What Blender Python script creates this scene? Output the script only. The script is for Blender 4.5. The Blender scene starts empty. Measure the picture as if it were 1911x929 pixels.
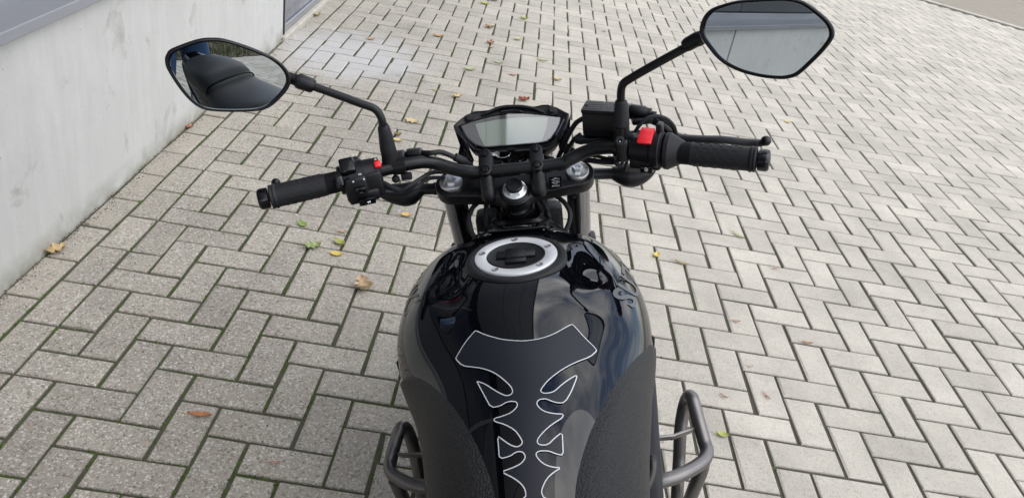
import bpy, bmesh, math, random
import numpy as np
from mathutils import Vector as V, Matrix, Euler, noise
from mathutils.geometry import tessellate_polygon
random.seed(7)
C = bpy.context.scene.collection
sc = bpy.context.scene
PI = math.pi
# ------------------------------------------------------------------ camera
cd = bpy.data.cameras.new('camera'); cam = bpy.data.objects.new('camera', cd); C.objects.link(cam)
sc.camera = cam
CAM = (0.60185,-2.64945,1.50317)
RR = [[0.985709,0.050230,0.160795],[0.164519,-0.492257,-0.854761],[0.036217,0.869000,-0.493486]]
cam.matrix_world = Matrix(((RR[0][0], -RR[1][0], -RR[2][0], CAM[0]), (RR[0][1], -RR[1][1], -RR[2][1], CAM[1]),
                           (RR[0][2], -RR[1][2], -RR[2][2], CAM[2]), (0, 0, 0, 1)))
cd.sensor_width = 36.0; cd.lens = 36.0 * 1503.099 / 1911.0
cd.clip_start = 0.02; cd.clip_end = 500
# ------------------------------------------------------------------ exposure, sky, sun
sc.view_settings.view_transform = 'Standard'; sc.view_settings.look = 'None'
sc.view_settings.exposure = 0.92; sc.view_settings.gamma = 1.0
sc.view_settings.use_curve_mapping = False
SUN_EL, SUN_AZ = math.radians(55), math.radians(115)      # azimuth clockwise from +Y
w = bpy.data.worlds.new('World'); sc.world = w; w.use_nodes = True
nt = w.node_tree; nt.nodes.clear()
def N(t, kind, **kw):
    n = t.nodes.new(kind)
    for k, v in kw.items():
        if k in n.inputs.keys() if isinstance(k, str) else False: n.inputs[k].default_value = v
        else: setattr(n, k, v)
    return n
out = N(nt, 'ShaderNodeOutputWorld'); bg = N(nt, 'ShaderNodeBackground'); bg.inputs['Strength'].default_value = 0.14
sky = N(nt, 'ShaderNodeTexSky', sky_type='NISHITA', sun_disc=False, sun_elevation=SUN_EL, sun_rotation=SUN_AZ)
tc = N(nt, 'ShaderNodeTexCoord'); mp = N(nt, 'ShaderNodeMapping'); mp.inputs['Scale'].default_value = (1.0, 1.0, 2.6)
nz = N(nt, 'ShaderNodeTexNoise'); nz.inputs['Scale'].default_value = 2.1; nz.inputs['Detail'].default_value = 8; nz.inputs['Roughness'].default_value = 0.55; nz.inputs['Distortion'].default_value = 0.4
cr = N(nt, 'ShaderNodeValToRGB'); cr.color_ramp.elements[0].position = 0.38; cr.color_ramp.elements[1].position = 0.64
nz2 = N(nt, 'ShaderNodeTexNoise'); nz2.inputs['Scale'].default_value = 3.7; nz2.inputs['Detail'].default_value = 6
cr2 = N(nt, 'ShaderNodeValToRGB'); cr2.color_ramp.elements[0].color = (6.0, 6.2, 6.6, 1); cr2.color_ramp.elements[1].color = (13.4, 13.0, 12.5, 1)
cr2.color_ramp.elements[0].position = 0.3; cr2.color_ramp.elements[1].position = 0.72
mx = N(nt, 'ShaderNodeMixRGB')
L = nt.links.new
L(tc.outputs['Generated'], mp.inputs[0]); L(mp.outputs[0], nz.inputs[0]); L(mp.outputs[0], nz2.inputs[0])
L(nz.outputs['Fac'], cr.inputs[0]); L(nz2.outputs['Fac'], cr2.inputs[0])
L(cr.outputs[0], mx.inputs[0]); L(sky.outputs[0], mx.inputs[1]); L(cr2.outputs[0], mx.inputs[2])
L(mx.outputs[0], bg.inputs[0]); L(bg.outputs[0], out.inputs[0])
sd = bpy.data.lights.new('sun', 'SUN'); sd.energy = 0.8; sd.angle = math.radians(60); sd.color = (1, 0.96, 0.9)
so = bpy.data.objects.new('sun', sd); C.objects.link(so)
so.rotation_euler = V((math.sin(SUN_AZ) * math.cos(SUN_EL), math.cos(SUN_AZ) * math.cos(SUN_EL), math.sin(SUN_EL))).to_track_quat('Z', 'Y').to_euler()

# ------------------------------------------------------------------ materials
def mat(name, col, rough=0.5, metal=0.0, coat=0.0, ior=1.5, bump=0.0, bscale=300, var=0.0, vscale=8, spec=None, trans=0.0, rvar=0.0, aniso=None):
    m = bpy.data.materials.new(name); m.use_nodes = True; t = m.node_tree; p = t.nodes['Principled BSDF']
    p.inputs['Base Color'].default_value = (*col, 1); p.inputs['Roughness'].default_value = rough; p.inputs['Metallic'].default_value = metal
    p.inputs['Coat Weight'].default_value = coat; p.inputs['Coat Roughness'].default_value = 0.02; p.inputs['IOR'].default_value = ior
    if spec is not None: p.inputs['Specular IOR Level'].default_value = spec
    if trans: p.inputs['Transmission Weight'].default_value = trans
    if bump or var or rvar:
        c = t.nodes.new('ShaderNodeTexCoord')
    if bump:
        n = t.nodes.new('ShaderNodeTexNoise'); n.inputs['Scale'].default_value = bscale; n.inputs['Detail'].default_value = 3
        b = t.nodes.new('ShaderNodeBump'); b.inputs['Strength'].default_value = min(1, bump); b.inputs['Distance'].default_value = 0.001 * max(1, bump)
        t.links.new(c.outputs['Object'], n.inputs[0]); t.links.new(n.outputs['Fac'], b.inputs['Height']); t.links.new(b.outputs[0], p.inputs['Normal'])
    if var or rvar:
        n = t.nodes.new('ShaderNodeTexNoise'); n.inputs['Scale'].default_value = vscale; n.inputs['Detail'].default_value = 7
        t.links.new(c.outputs['Object'], n.inputs[0])
    if var:
        mp_ = t.nodes.new('ShaderNodeMapRange'); mp_.inputs[3].default_value = 1 - var; mp_.inputs[4].default_value = 1 + var
        mp_.inputs[1].default_value = .3; mp_.inputs[2].default_value = .7
        k = t.nodes.new('ShaderNodeVectorMath'); k.operation = 'SCALE'; k.inputs[0].default_value = col
        t.links.new(n.outputs['Fac'], mp_.inputs[0]); t.links.new(mp_.outputs[0], k.inputs['Scale']); t.links.new(k.outputs[0], p.inputs['Base Color'])
    if rvar:
        mp2 = t.nodes.new('ShaderNodeMapRange'); mp2.inputs[3].default_value = max(0, rough - rvar); mp2.inputs[4].default_value = rough + rvar
        mp2.inputs[1].default_value = .3; mp2.inputs[2].default_value = .7
        t.links.new(n.outputs['Fac'], mp2.inputs[0]); t.links.new(mp2.outputs[0], p.inputs['Roughness'])
    return m
M = {}
M['paint'] = mat('gloss black paint', (.0015, .0018, .003), .30, coat=1.0, spec=.0)
M['plastic'] = mat('satin black plastic', (.0045, .0045, .0058), .40, spec=.32, bump=.12, bscale=900, rvar=.06, vscale=30)
M['matte'] = mat('matte black plastic', (.007, .007, .0085), .55, spec=.35, bump=.25, bscale=1200, rvar=.06, vscale=25)
M['powder'] = mat('black powder coat', (.0035, .0035, .0045), .34, spec=.35, bump=.10, bscale=1500, rvar=.05, vscale=40)
M['gloss'] = mat('gloss black plastic', (.003, .003, .004), .12, spec=.4)
M['rubber'] = mat('black rubber', (.0095, .0095, .0115), .60, spec=.35, bump=.2, bscale=700, var=.12, vscale=60)
M['tyre'] = mat('tyre rubber', (.018, .018, .018), .8, bump=.3, bscale=400)
M['grip_pad'] = mat('textured grip pad', (.0026, .0027, .0037), .42, bump=3.2, bscale=430, spec=.40)
M['pad'] = mat('matte tank pad vinyl', (.008, .0095, .0155), .46, bump=.05, bscale=900, spec=.38)
M['white'] = mat('white print', (.54, .55, .575), .45)
M['wprint'] = mat('white symbol paint', (.7, .7, .7), .5)
M['silver'] = mat('satin aluminium', (.78, .79, .80), .30, metal=.92, rvar=.05, vscale=90, bump=.05, bscale=800)
M['chrome'] = mat('bright steel', (.72, .72, .73), .16, metal=1.0)
M['ringsil'] = mat('silver painted ring', (.60, .61, .62), .38, metal=.25, bump=.08, bscale=1400)
M['fork'] = mat('dark fork tube coating', (.30, .30, .33), .09, metal=1.0)
M['crash'] = mat('bronze grey powder coated steel', (.155, .148, .145), .36, metal=.85, bump=.08, bscale=1200, rvar=.05, vscale=30)
M['red'] = mat('red switch plastic', (.72, .012, .022), .38, bump=.05, bscale=900)
M['lcd'] = mat('grey green lcd', (.20, .245, .20), .6)
M['lcdframe'] = mat('smoked display surround', (.030, .032, .036), .35)
_m = bpy.data.materials.new('display cover glass'); _m.use_nodes = True; _t = _m.node_tree; _t.nodes.clear()
_o = _t.nodes.new('ShaderNodeOutputMaterial'); _x = _t.nodes.new('ShaderNodeMixShader'); _f = _t.nodes.new('ShaderNodeFresnel'); _f.inputs[0].default_value = 2.7
_a = _t.nodes.new('ShaderNodeBsdfTransparent'); _b = _t.nodes.new('ShaderNodeBsdfGlossy'); _b.inputs['Roughness'].default_value = .01
_g = _t.nodes.new('ShaderNodeNewGeometry'); _s = _t.nodes.new('ShaderNodeMath'); _s.operation = 'SUBTRACT'; _s.inputs[0].default_value = 1; _u = _t.nodes.new('ShaderNodeMath'); _u.operation = 'MULTIPLY'; _t.links.new(_g.outputs['Backfacing'], _s.inputs[1]); _t.links.new(_s.outputs[0], _u.inputs[0]); _t.links.new(_f.outputs[0], _u.inputs[1]); _t.links.new(_u.outputs[0], _x.inputs[0]); _t.links.new(_a.outputs[0], _x.inputs[1]); _t.links.new(_b.outputs[0], _x.inputs[2]); _t.links.new(_x.outputs[0], _o.inputs[0]); M['glassflat'] = _m
M['mirror'] = mat('mirror glass', (.50, .54, .56), .004, metal=1.0)
M['capbolt'] = mat('grey steel bolt', (.32, .32, .33), .4, metal=.8)
M['letter'] = mat('dark grey lettering', (.075, .077, .082), .45, metal=.0)
M['engine'] = mat('dark grey engine casting', (.05, .05, .052), .5, metal=.6, bump=.2, bscale=200)
M['seat'] = mat('black seat vinyl', (.018, .019, .022), .5, bump=.5, bscale=600)
M['lens'] = mat('smoked indicator lens', (.03, .012, .004), .12)
M['tag'] = mat('stamped metal key tag', (.55, .53, .50), .38, metal=1.0, bump=.6, bscale=400)
M['alu'] = mat('grey coated aluminium sill', (.255, .26, .28), .38, metal=.15, bump=.03, bscale=200, var=.06, vscale=3, rvar=.06)
M['alu2'] = mat('light grey window frame', (.19, .20, .22), .35, metal=.2)
M['panel'] = mat('slate grey facade panel', (.060, .068, .078), .28, var=.08, vscale=2)
M['clad'] = mat('anthracite facade cladding', (.020, .022, .026), .40, var=.1, vscale=1.5)
M['winglass'] = mat('dark window glass', (.014, .017, .021), .03, spec=.6)
M['doorglass'] = mat('greyish door panel glass', (.20, .205, .235), .10, var=.25, vscale=6)
M['steel'] = mat('brushed door steel', (.42, .43, .46), .33, metal=.8)
M['gasket'] = mat('dark rubber gasket', (.018, .018, .02), .6)
M['jeans'] = mat('blue denim', (.030, .070, .155), .85, bump=.6, bscale=500, var=.25, vscale=12)
M['jacket'] = mat('dark jacket cloth', (.018, .020, .026), .8, bump=.4, bscale=300)
M['skin'] = mat('skin', (.50, .29, .21), .5)
M['hair'] = mat('brown hair', (.05, .03, .018), .6)
M['bark'] = mat('bark', (.12, .09, .065), .9, bump=1, bscale=40)

def nodes(name):
    m = bpy.data.materials.new(name); m.use_nodes = True; t = m.node_tree
    return m, t, t.nodes['Principled BSDF'], t.links.new
def noise_n(t, src, scale, detail=4, rough=.55, dist=0):
    n = t.nodes.new('ShaderNodeTexNoise'); n.inputs['Scale'].default_value = scale; n.inputs['Detail'].default_value = detail
    n.inputs['Roughness'].default_value = rough; n.inputs['Distortion'].default_value = dist
    t.links.new(src, n.inputs[0]); return n.outputs['Fac']
def ramp(t, src, a, b, ca=(0, 0, 0), cb=(1, 1, 1)):
    r = t.nodes.new('ShaderNodeValToRGB'); r.color_ramp.elements[0].position = a; r.color_ramp.elements[1].position = b
    r.color_ramp.elements[0].color = (*ca, 1); r.color_ramp.elements[1].color = (*cb, 1); t.links.new(src, r.inputs[0]); return r.outputs[0]
def mixc(t, f, a, b, mode='MIX'):
    x = t.nodes.new('ShaderNodeMixRGB'); x.blend_type = mode
    for i, s in ((0, f), (1, a), (2, b)):
        if isinstance(s, (int, float)): x.inputs[i].default_value = s
        elif isinstance(s, tuple): x.inputs[i].default_value = (*s, 1)
        else: t.links.new(s, x.inputs[i])
    return x.outputs[0]
def mth(t, op, a, b=0.0, c=None):
    x = t.nodes.new('ShaderNodeMath'); x.operation = op
    for i, s in enumerate((a, b, c)):
        if s is None: continue
        if isinstance(s, (int, float)): x.inputs[i].default_value = s
        else: t.links.new(s, x.inputs[i])
    return x.outputs[0]
def maprange(t, s, a, b, c, d):
    x = t.nodes.new('ShaderNodeMapRange'); t.links.new(s, x.inputs[0])
    for i, v_ in enumerate((a, b, c, d)): x.inputs[i + 1].default_value = v_
    return x.outputs[0]
def geo(t):
    g = t.nodes.new('ShaderNodeNewGeometry'); s = t.nodes.new('ShaderNodeSeparateXYZ'); t.links.new(g.outputs['Position'], s.inputs[0])
    return g, s

# concrete pavers: exposed aggregate near the wall, worn smoother to the right
m, t, p, L = nodes('concrete paver'); g, s = geo(t); pos = g.outputs['Position']
oi = t.nodes.new('ShaderNodeObjectInfo'); at = t.nodes.new('ShaderNodeAttribute'); at.attribute_name = 'rnd'
rnd = mth(t, 'FRACT', mth(t, 'ADD', oi.outputs['Random'], at.outputs['Fac']))
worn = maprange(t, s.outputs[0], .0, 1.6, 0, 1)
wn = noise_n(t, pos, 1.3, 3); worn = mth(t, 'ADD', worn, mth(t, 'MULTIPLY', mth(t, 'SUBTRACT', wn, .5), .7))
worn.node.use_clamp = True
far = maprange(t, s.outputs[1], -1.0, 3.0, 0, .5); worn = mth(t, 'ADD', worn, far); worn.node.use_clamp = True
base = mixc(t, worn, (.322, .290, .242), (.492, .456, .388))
v1 = t.nodes.new('ShaderNodeTexVoronoi'); v1.inputs['Scale'].default_value = 190; _nd = t.nodes.new('ShaderNodeTexNoise'); _nd.inputs['Scale'].default_value = 260; L(pos, _nd.inputs[0]); _vs = t.nodes.new('ShaderNodeVectorMath'); _vs.operation = 'MULTIPLY_ADD'; L(_nd.outputs['Color'], _vs.inputs[0]); _vs.inputs[1].default_value = (.006, .006, .006); L(pos, _vs.inputs[2]); L(_vs.outputs[0], v1.inputs[0])
v1.inputs['Randomness'].default_value = 1
sep = t.nodes.new('ShaderNodeSeparateColor'); L(v1.outputs['Color'], sep.inputs[0])
lightc = mth(t, 'MULTIPLY', ramp(t, sep.outputs[0], .40, .85), maprange(t, v1.outputs['Distance'], .28, .50, 1, 0)); darkc = ramp(t, sep.outputs[1], .86, .93)
amp = mth(t, 'SUBTRACT', 1.0, mth(t, 'MULTIPLY', worn, .72))
c1 = mixc(t, mth(t, 'MULTIPLY', lightc, mth(t, 'MULTIPLY', amp, .9)), base, (.64, .615, .565))
v2 = t.nodes.new('ShaderNodeTexVoronoi'); v2.inputs['Scale'].default_value = 95; L(_vs.outputs[0], v2.inputs[0]); sp2 = t.nodes.new('ShaderNodeSeparateColor'); L(v2.outputs['Color'], sp2.inputs[0])
chip = mth(t, 'MULTIPLY', ramp(t, sp2.outputs[1], .60, .80), maprange(t, v2.outputs['Distance'], .24, .46, 1, 0))
c1 = mixc(t, mth(t, 'MULTIPLY', chip, mth(t, 'MULTIPLY', amp, .75)), c1, (.60, .575, .54))
grm = ramp(t, noise_n(t, pos, 75, 6, .75), .50, .68); c1 = mixc(t, mth(t, 'MULTIPLY', grm, mth(t, 'MULTIPLY', amp, .55)), c1, (.15, .135, .118))
c1 = mixc(t, mth(t, 'MULTIPLY', darkc, mth(t, 'MULTIPLY', amp, .6)), c1, (.10, .092, .085))
fine = noise_n(t, pos, 420, 3, .7); fr = mth(t, 'ADD', maprange(t, fine, .25, .75, -1, 1), 0); 
fk = mth(t, 'MULTIPLY_ADD', fr, .20, 1.0)
big = noise_n(t, pos, 3.2, 8, .68); bk = maprange(t, big, .3, .7, .80, 1.14)
rk = maprange(t, rnd, 0, 1, .90, 1.08)
k = mth(t, 'MULTIPLY', mth(t, 'MULTIPLY', fk, bk), rk)
sv = t.nodes.new('ShaderNodeVectorMath'); sv.operation = 'SCALE'; L(c1, sv.inputs[0]); L(k, sv.inputs['Scale'])
# sandy dusty course along the wall and a pale cement stain near the door
sand = mth(t, 'MULTIPLY', maprange(t, s.outputs[0], -.60, -.66, 0, 1), ramp(t, noise_n(t, pos, 9, 5), .38, .6))
c2 = mixc(t, mth(t, 'MULTIPLY', sand, .65), sv.outputs[0], (.36, .325, .27))
st = t.nodes.new('ShaderNodeVectorMath'); st.operation = 'DISTANCE'; L(pos, st.inputs[0]); st.inputs[1].default_value = (-.34, 1.95, 0)
sm = mth(t, 'ADD', st.outputs['Value'], mth(t, 'MULTIPLY', noise_n(t, pos, 4.5, 5), .55))
c3 = mixc(t, mth(t, 'MULTIPLY', maprange(t, sm, .50, .85, 1, 0), .6), c2, (.52, .52, .53))
# greenish brown film on the brick edges
mo = ramp(t, noise_n(t, pos, 3.2, 5), .45, .7)
c4 = mixc(t, mth(t, 'MULTIPLY', mo, mth(t, 'MULTIPLY', mth(t, 'SUBTRACT', 1, worn), .18)), c3, (.16, .16, .10))
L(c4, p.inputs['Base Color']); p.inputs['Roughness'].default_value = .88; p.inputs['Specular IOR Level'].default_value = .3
b = t.nodes.new('ShaderNodeBump'); b.inputs['Strength'].default_value = .8; b.inputs['Distance'].default_value = .0018
hh = mth(t, 'ADD', mth(t, 'MULTIPLY', mth(t, 'SUBTRACT', 1, v1.outputs['Distance']), .8), fine); L(hh, b.inputs['Height']); L(b.outputs[0], p.inputs['Normal'])
M['brick'] = m

m, t, p, L = nodes('joint soil and moss'); g, s = geo(t); pos = g.outputs['Position']
soil = mixc(t, noise_n(t, pos, 160, 4), (.040, .036, .028), (.12, .108, .085))
green = mixc(t, noise_n(t, pos, 220, 4), (.028, .044, .010), (.085, .118, .026))
amt = mth(t, 'ADD', ramp(t, noise_n(t, pos, 9, 6, .7), .45, .66), mth(t, 'MULTIPLY', maprange(t, s.outputs[0], .3, 2.2, .20, -.75), 1.0)); amt.node.use_clamp = True
amt2 = mth(t, 'MULTIPLY', amt, maprange(t, s.outputs[1], 3, 7, 1, .3))
L(mixc(t, amt2, soil, green), p.inputs['Base Color']); p.inputs['Roughness'].default_value = .95
b = t.nodes.new('ShaderNodeBump'); b.inputs['Strength'].default_value = 1; b.inputs['Distance'].default_value = .006
L(noise_n(t, pos, 240, 4), b.inputs['Height']); L(b.outputs[0], p.inputs['Normal']); M['joint'] = m
M['moss'] = mat('moss cushion', (.060, .098, .014), .95, var=.45, vscale=60, bump=1, bscale=900)

m, t, p, L = nodes('weathered concrete wall'); g, s = geo(t); pos = g.outputs['Position']
mpn = t.nodes.new('ShaderNodeMapping'); mpn.inputs['Scale'].default_value = (1, 1, .16); L(pos, mpn.inputs[0])
base = mixc(t, noise_n(t, pos, 1.6, 6), (.435, .430, .405), (.555, .548, .52))
streak = ramp(t, noise_n(t, mpn.outputs[0], 22, 6, .6), .44, .72); c = mixc(t, mth(t, 'MULTIPLY', streak, .30), base, (.61, .605, .58))
ds = ramp(t, noise_n(t, mpn.outputs[0], 34, 5, .6), .56, .74); c = mixc(t, mth(t, 'MULTIPLY', ds, .22), c, (.36, .36, .33))
blot = ramp(t, noise_n(t, pos, 5.2, 7, .68, .6), .585, .70); c = mixc(t, mth(t, 'MULTIPLY', blot, .62), c, (.25, .255, .215)); b2_ = ramp(t, noise_n(t, pos, 2.1, 8, .72), .50, .72); c = mixc(t, mth(t, 'MULTIPLY', b2_, .30), c, (.34, .34, .315)); gr_ = noise_n(t, pos, 130, 4, .7); c = mixc(t, maprange(t, gr_, .3, .7, .16, 0), c, (.30, .30, .28))
pores = ramp(t, noise_n(t, pos, 55, 3, .5), .72, .76); c = mixc(t, mth(t, 'MULTIPLY', pores, .5), c, (.16, .16, .14))
low = mth(t, 'MULTIPLY', maprange(t, s.outputs[2], .0, .085, 1, 0), ramp(t, noise_n(t, pos, 11, 5), .32, .62)); c = mixc(t, mth(t, 'MULTIPLY', low, .75), c, (.19, .18, .12))
L(c, p.inputs['Base Color']); p.inputs['Roughness'].default_value = .8
b = t.nodes.new('ShaderNodeBump'); b.inputs['Strength'].default_value = .35; b.inputs['Distance'].default_value = .003
L(mth(t, 'ADD', noise_n(t, pos, 30, 6), mth(t, 'MULTIPLY', noise_n(t, pos, 300, 2), .25)), b.inputs['Height']); L(b.outputs[0], p.inputs['Normal']); M['wall'] = m

m, t, p, L = nodes('worn road surface'); g, s = geo(t); pos = g.outputs['Position']
mpn = t.nodes.new('ShaderNodeMapping'); mpn.inputs['Rotation'].default_value = (0, 0, math.radians(46)); L(pos, mpn.inputs[0])
br = t.nodes.new('ShaderNodeTexBrick'); L(mpn.outputs[0], br.inputs[0]); br.inputs['Scale'].default_value = 4.7; br.inputs['Mortar Size'].default_value = .03
br.inputs['Color1'].default_value = (.25, .215, .165, 1); br.inputs['Color2'].default_value = (.31, .27, .21, 1); br.inputs['Mortar'].default_value = (.12, .105, .085, 1)
c = mixc(t, .6, br.outputs[0], mixc(t, noise_n(t, pos, 9, 6, .65), (.19, .165, .13), (.35, .31, .25)))
L(c, p.inputs['Base Color']); p.inputs['Roughness'].default_value = .9; M['road'] = m
M['kerb'] = mat('pale kerb concrete', (.40, .375, .325), .85, bump=.6, bscale=200, var=.12, vscale=20)
M['grass'] = mat('grass blades', (.055, .10, .018), .8, var=.4, vscale=30)
M['hedge'] = mat('hedge leaf', (.035, .075, .015), .7, var=.5, vscale=8)
M['earth'] = mat('brown earth', (.09, .062, .038), .95, var=.4, vscale=12)

# ------------------------------------------------------------------ geometry helpers
def catmull(pts, n):
    P_ = [V(q) for q in pts]; o = []
    for i in range(len(P_) - 1):
        a = P_[i - 1] if i else P_[0] * 2 - P_[1]; b_, c_ = P_[i], P_[i + 1]; d = P_[i + 2] if i + 2 < len(P_) else c_ * 2 - b_
        for k_ in range(n):
            u = k_ / n; o.append(.5 * ((2 * b_) + (c_ - a) * u + (2 * a - 5 * b_ + 4 * c_ - d) * u * u + (3 * b_ - a - 3 * c_ + d) * u ** 3))
    o.append(P_[-1]); return o
def frame(n, up=V((0, 0, 1))):
    n = V(n).normalized(); up = V(up)
    if abs(n.dot(up.normalized())) > .99: up = V((0, 1, 0))
    x = up.cross(n).normalized(); return x, n.cross(x).normalized(), n
class MB:
    def __init__(s): s.bm = bmesh.new()
    def sweep(s, pts, rad, seg=14, cap=True, flat=1.0, up=None):
        pts = [V(q) for q in pts]; n = len(pts); rad = rad if hasattr(rad, '__len__') else [rad] * n
        rings = []; x = None
        for i, q in enumerate(pts):
            d = (pts[min(i + 1, n - 1)] - pts[max(i - 1, 0)]); d = d.normalized() if d.length > 1e-9 else V((0, 0, 1))
            if x is None: x = frame(d, up or V((0, 0, 1)))[0]
            x = (x - d * x.dot(d)).normalized(); y = d.cross(x)
            rings.append([s.bm.verts.new(q + (x * math.cos(2 * PI * k_ / seg) + y * flat * math.sin(2 * PI * k_ / seg)) * rad[i]) for k_ in range(seg)])
        for a, b_ in zip(rings, rings[1:]):
            for k_ in range(seg): s.bm.faces.new((a[k_], a[(k_ + 1) % seg], b_[(k_ + 1) % seg], b_[k_]))
        if cap:
            s.bm.faces.new(rings[0][::-1]); s.bm.faces.new(rings[-1])
        return s
    def tube(s, pts, r, n=6, seg=14, flat=1.0):
        c = catmull(pts, n)
        if hasattr(r, '__len__'):
            rr = []
            for i in range(len(r) - 1):
                for k_ in range(n): rr.append(r[i] + (r[i + 1] - r[i]) * k_ / n)
            rr.append(r[-1]); r = rr
        return s.sweep(c, r, seg, flat=flat)
    def lathe(s, o, ax, prof, seg=32, flat=1.0, up=None):
        o = V(o); ax = V(ax).normalized(); x, y, _ = frame(ax, up or V((0, 0, 1)))
        rings = []
        for (h, r) in prof:
            rings.append([s.bm.verts.new(o + ax * h + (x * math.cos(2 * PI * k_ / seg) + y * flat * math.sin(2 * PI * k_ / seg)) * max(r, 1e-5)) for k_ in range(seg)])
        for a, b_ in zip(rings, rings[1:]):
            for k_ in range(seg): s.bm.faces.new((a[k_], a[(k_ + 1) % seg], b_[(k_ + 1) % seg], b_[k_]))
        s.bm.faces.new(rings[0][::-1]); s.bm.faces.new(rings[-1]); return s
    def ball(s, c, r, scale=(1, 1, 1), rot=None, sub=3):
        mt = Matrix.Translation(V(c)) @ ((rot or Matrix.Identity(3)).to_4x4()) @ Matrix.Diagonal((*[r * k_ for k_ in scale], 1))
        bmesh.ops.create_icosphere(s.bm, subdivisions=sub, radius=1, matrix=mt); return s
    def box(s, c, size, rot=None, bev=.002, seg=2):
        r = bmesh.ops.create_cube(s.bm, size=1, matrix=Matrix.Translation(V(c)) @ ((rot or Matrix.Identity(3)).to_4x4()) @ Matrix.Diagonal((*size, 1)))
        if bev:
            es = list({e for v_ in r['verts'] for e in v_.link_edges})
            bmesh.ops.bevel(s.bm, geom=es, offset=bev, segments=seg, affect='EDGES', profile=.5)
        return s
    def prism(s, pts, nrm, th, bev=.0015, seg=2):
        """polygon (3D points, roughly planar) extruded th along nrm"""
        nrm = V(nrm).normalized(); a = [s.bm.verts.new(V(q)) for q in pts]; b_ = [s.bm.verts.new(V(q) + nrm * th) for q in pts]; n = len(pts)
        fs = [s.bm.faces.new(a[::-1]), s.bm.faces.new(b_)]
        for i in range(n): fs.append(s.bm.faces.new((a[i], a[(i + 1) % n], b_[(i + 1) % n], b_[i])))
        bmesh.ops.recalc_face_normals(s.bm, faces=fs)
        if bev: bmesh.ops.bevel(s.bm, geom=list(set(e for f_ in fs[:2] for e in f_.edges)), offset=bev, segments=seg, affect='EDGES', profile=.5)
        return s
    def grid(s, rows, close=False):
        vs = [[s.bm.verts.new(V(q)) for q in r] for r in rows]
        for a, b_ in zip(vs, vs[1:]):
            for k_ in range(len(a) - (0 if close else 1)): s.bm.faces.new((a[k_], a[(k_ + 1) % len(a)], b_[(k_ + 1) % len(a)], b_[k_]))
        return vs
    def build(s, name, m, parent=None, smooth=True, ang=38, recalc=True, label=None):
        if recalc: bmesh.ops.recalc_face_normals(s.bm, faces=s.bm.faces)
        me = bpy.data.meshes.new(name); s.bm.to_mesh(me); s.bm.free()
        if smooth:
            me.shade_smooth(); me.set_sharp_from_angle(angle=math.radians(ang))
        me.materials.append(M[m] if isinstance(m, str) else m)
        o = bpy.data.objects.new(name, me); C.objects.link(o); o.parent = parent
        if label: o['label'] = label
        return o
def thing(name, label, cat, loc=(0, 0, 0), rot=(0, 0, 0), group=None):
    o = bpy.data.objects.new(name, None); C.objects.link(o); o.location = loc; o.rotation_euler = rot; o['label'] = label; o['category'] = cat
    if group: o['group'] = group
    return o
def tag(o, label=None, cat=None, group=None, kind=None):
    for k_, v_ in (('label', label), ('category', cat), ('group', group), ('kind', kind)):
        if v_: o[k_] = v_
    return o
def text_mesh(body, size, ext=.0002, align='CENTER', bold=0.0, space=1.0):
    cu = bpy.data.curves.new('txt', 'FONT'); cu.body = body; cu.size = size; cu.extrude = ext; cu.align_x = align; cu.align_y = 'CENTER'; cu.offset = bold; cu.space_character = space
    cu.resolution_u = 3
    ob = bpy.data.objects.new('txt', cu); C.objects.link(ob); dg = bpy.context.evaluated_depsgraph_get()
    me = bpy.data.meshes.new_from_object(ob.evaluated_get(dg)); bpy.data.objects.remove(ob); return me
def from_mesh(name, me, m, parent, mtx=None):
    if mtx is not None: me.transform(mtx)
    me.materials.clear(); me.materials.append(M[m]); o = bpy.data.objects.new(name, me); C.objects.link(o); o.parent = parent; return o
def basis(o, x, y, z=None):
    x = V(x).normalized(); z = (x.cross(V(y))).normalized() if z is None else V(z).normalized(); y = z.cross(x).normalized()
    return Matrix(((x.x, y.x, z.x, o[0]), (x.y, y.y, z.y, o[1]), (x.z, y.z, z.z, o[2]), (0, 0, 0, 1)))

# ------------------------------------------------------------------ ground, pavement
CELL = .107; WALLX = -.754
def plane(name, x0, x1, y0, y1, z, m, parent=None):
    b_ = MB(); b_.grid([[(x0, y0, z), (x1, y0, z)], [(x0, y1, z), (x1, y1, z)]]); return b_.build(name, m, parent, smooth=False)
g0 = plane('ground', -150, 150, -150, 150, -.06, 'road'); tag(g0, kind='structure')
bed = MB(); nb = 1
bed.grid([[(-.76, -7, -.0075), (9.3, -7, -.0048)], [(-.76, 9.3, -.0065), (9.3, 9.3, -.004)]])
pav = bed.build('pavement', 'joint', None, smooth=False); tag(pav, kind='structure')
BT = .035
def brick_geo(hx, hy, rng, j=.0014):
    """verts/faces of one chamfered paver centred at 0, top at z=0"""
    ch = .003; vs = []
    for (sx, sy) in ((-1, -1), (1, -1), (1, 1), (-1, 1)):
        jx = rng.uniform(-j, j); jy = rng.uniform(-j, j); vs.append((sx * (hx) + jx, sy * (hy) + jy))
    zt = [rng.uniform(-.0006, .0006) for _ in range(4)]; cs4 = [ch * rng.choice((.7, 1, 1, 1.2, 1.5, 2.6)) for _ in range(4)]
    v_ = [(x, y, -BT) for x, y in vs] + [(x, y, -ch + zt[i]) for i, (x, y) in enumerate(vs)] + [(x - math.copysign(cs4[i], x), y - math.copysign(cs4[i] * .8, y), zt[i]) for i, (x, y) in enumerate(vs)]
    f_ = [(8, 9, 10, 11)]
    for a in (0, 4):
        for i in range(4): f_.append((a + i, a + (i + 1) % 4, a + 4 + (i + 1) % 4, a + 4 + i))
    return v_, f_
GAP = .0037
lay = []      # (cx, cy, cells x, cells y)
def ok(x, y): return x + y < 13.52
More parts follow.
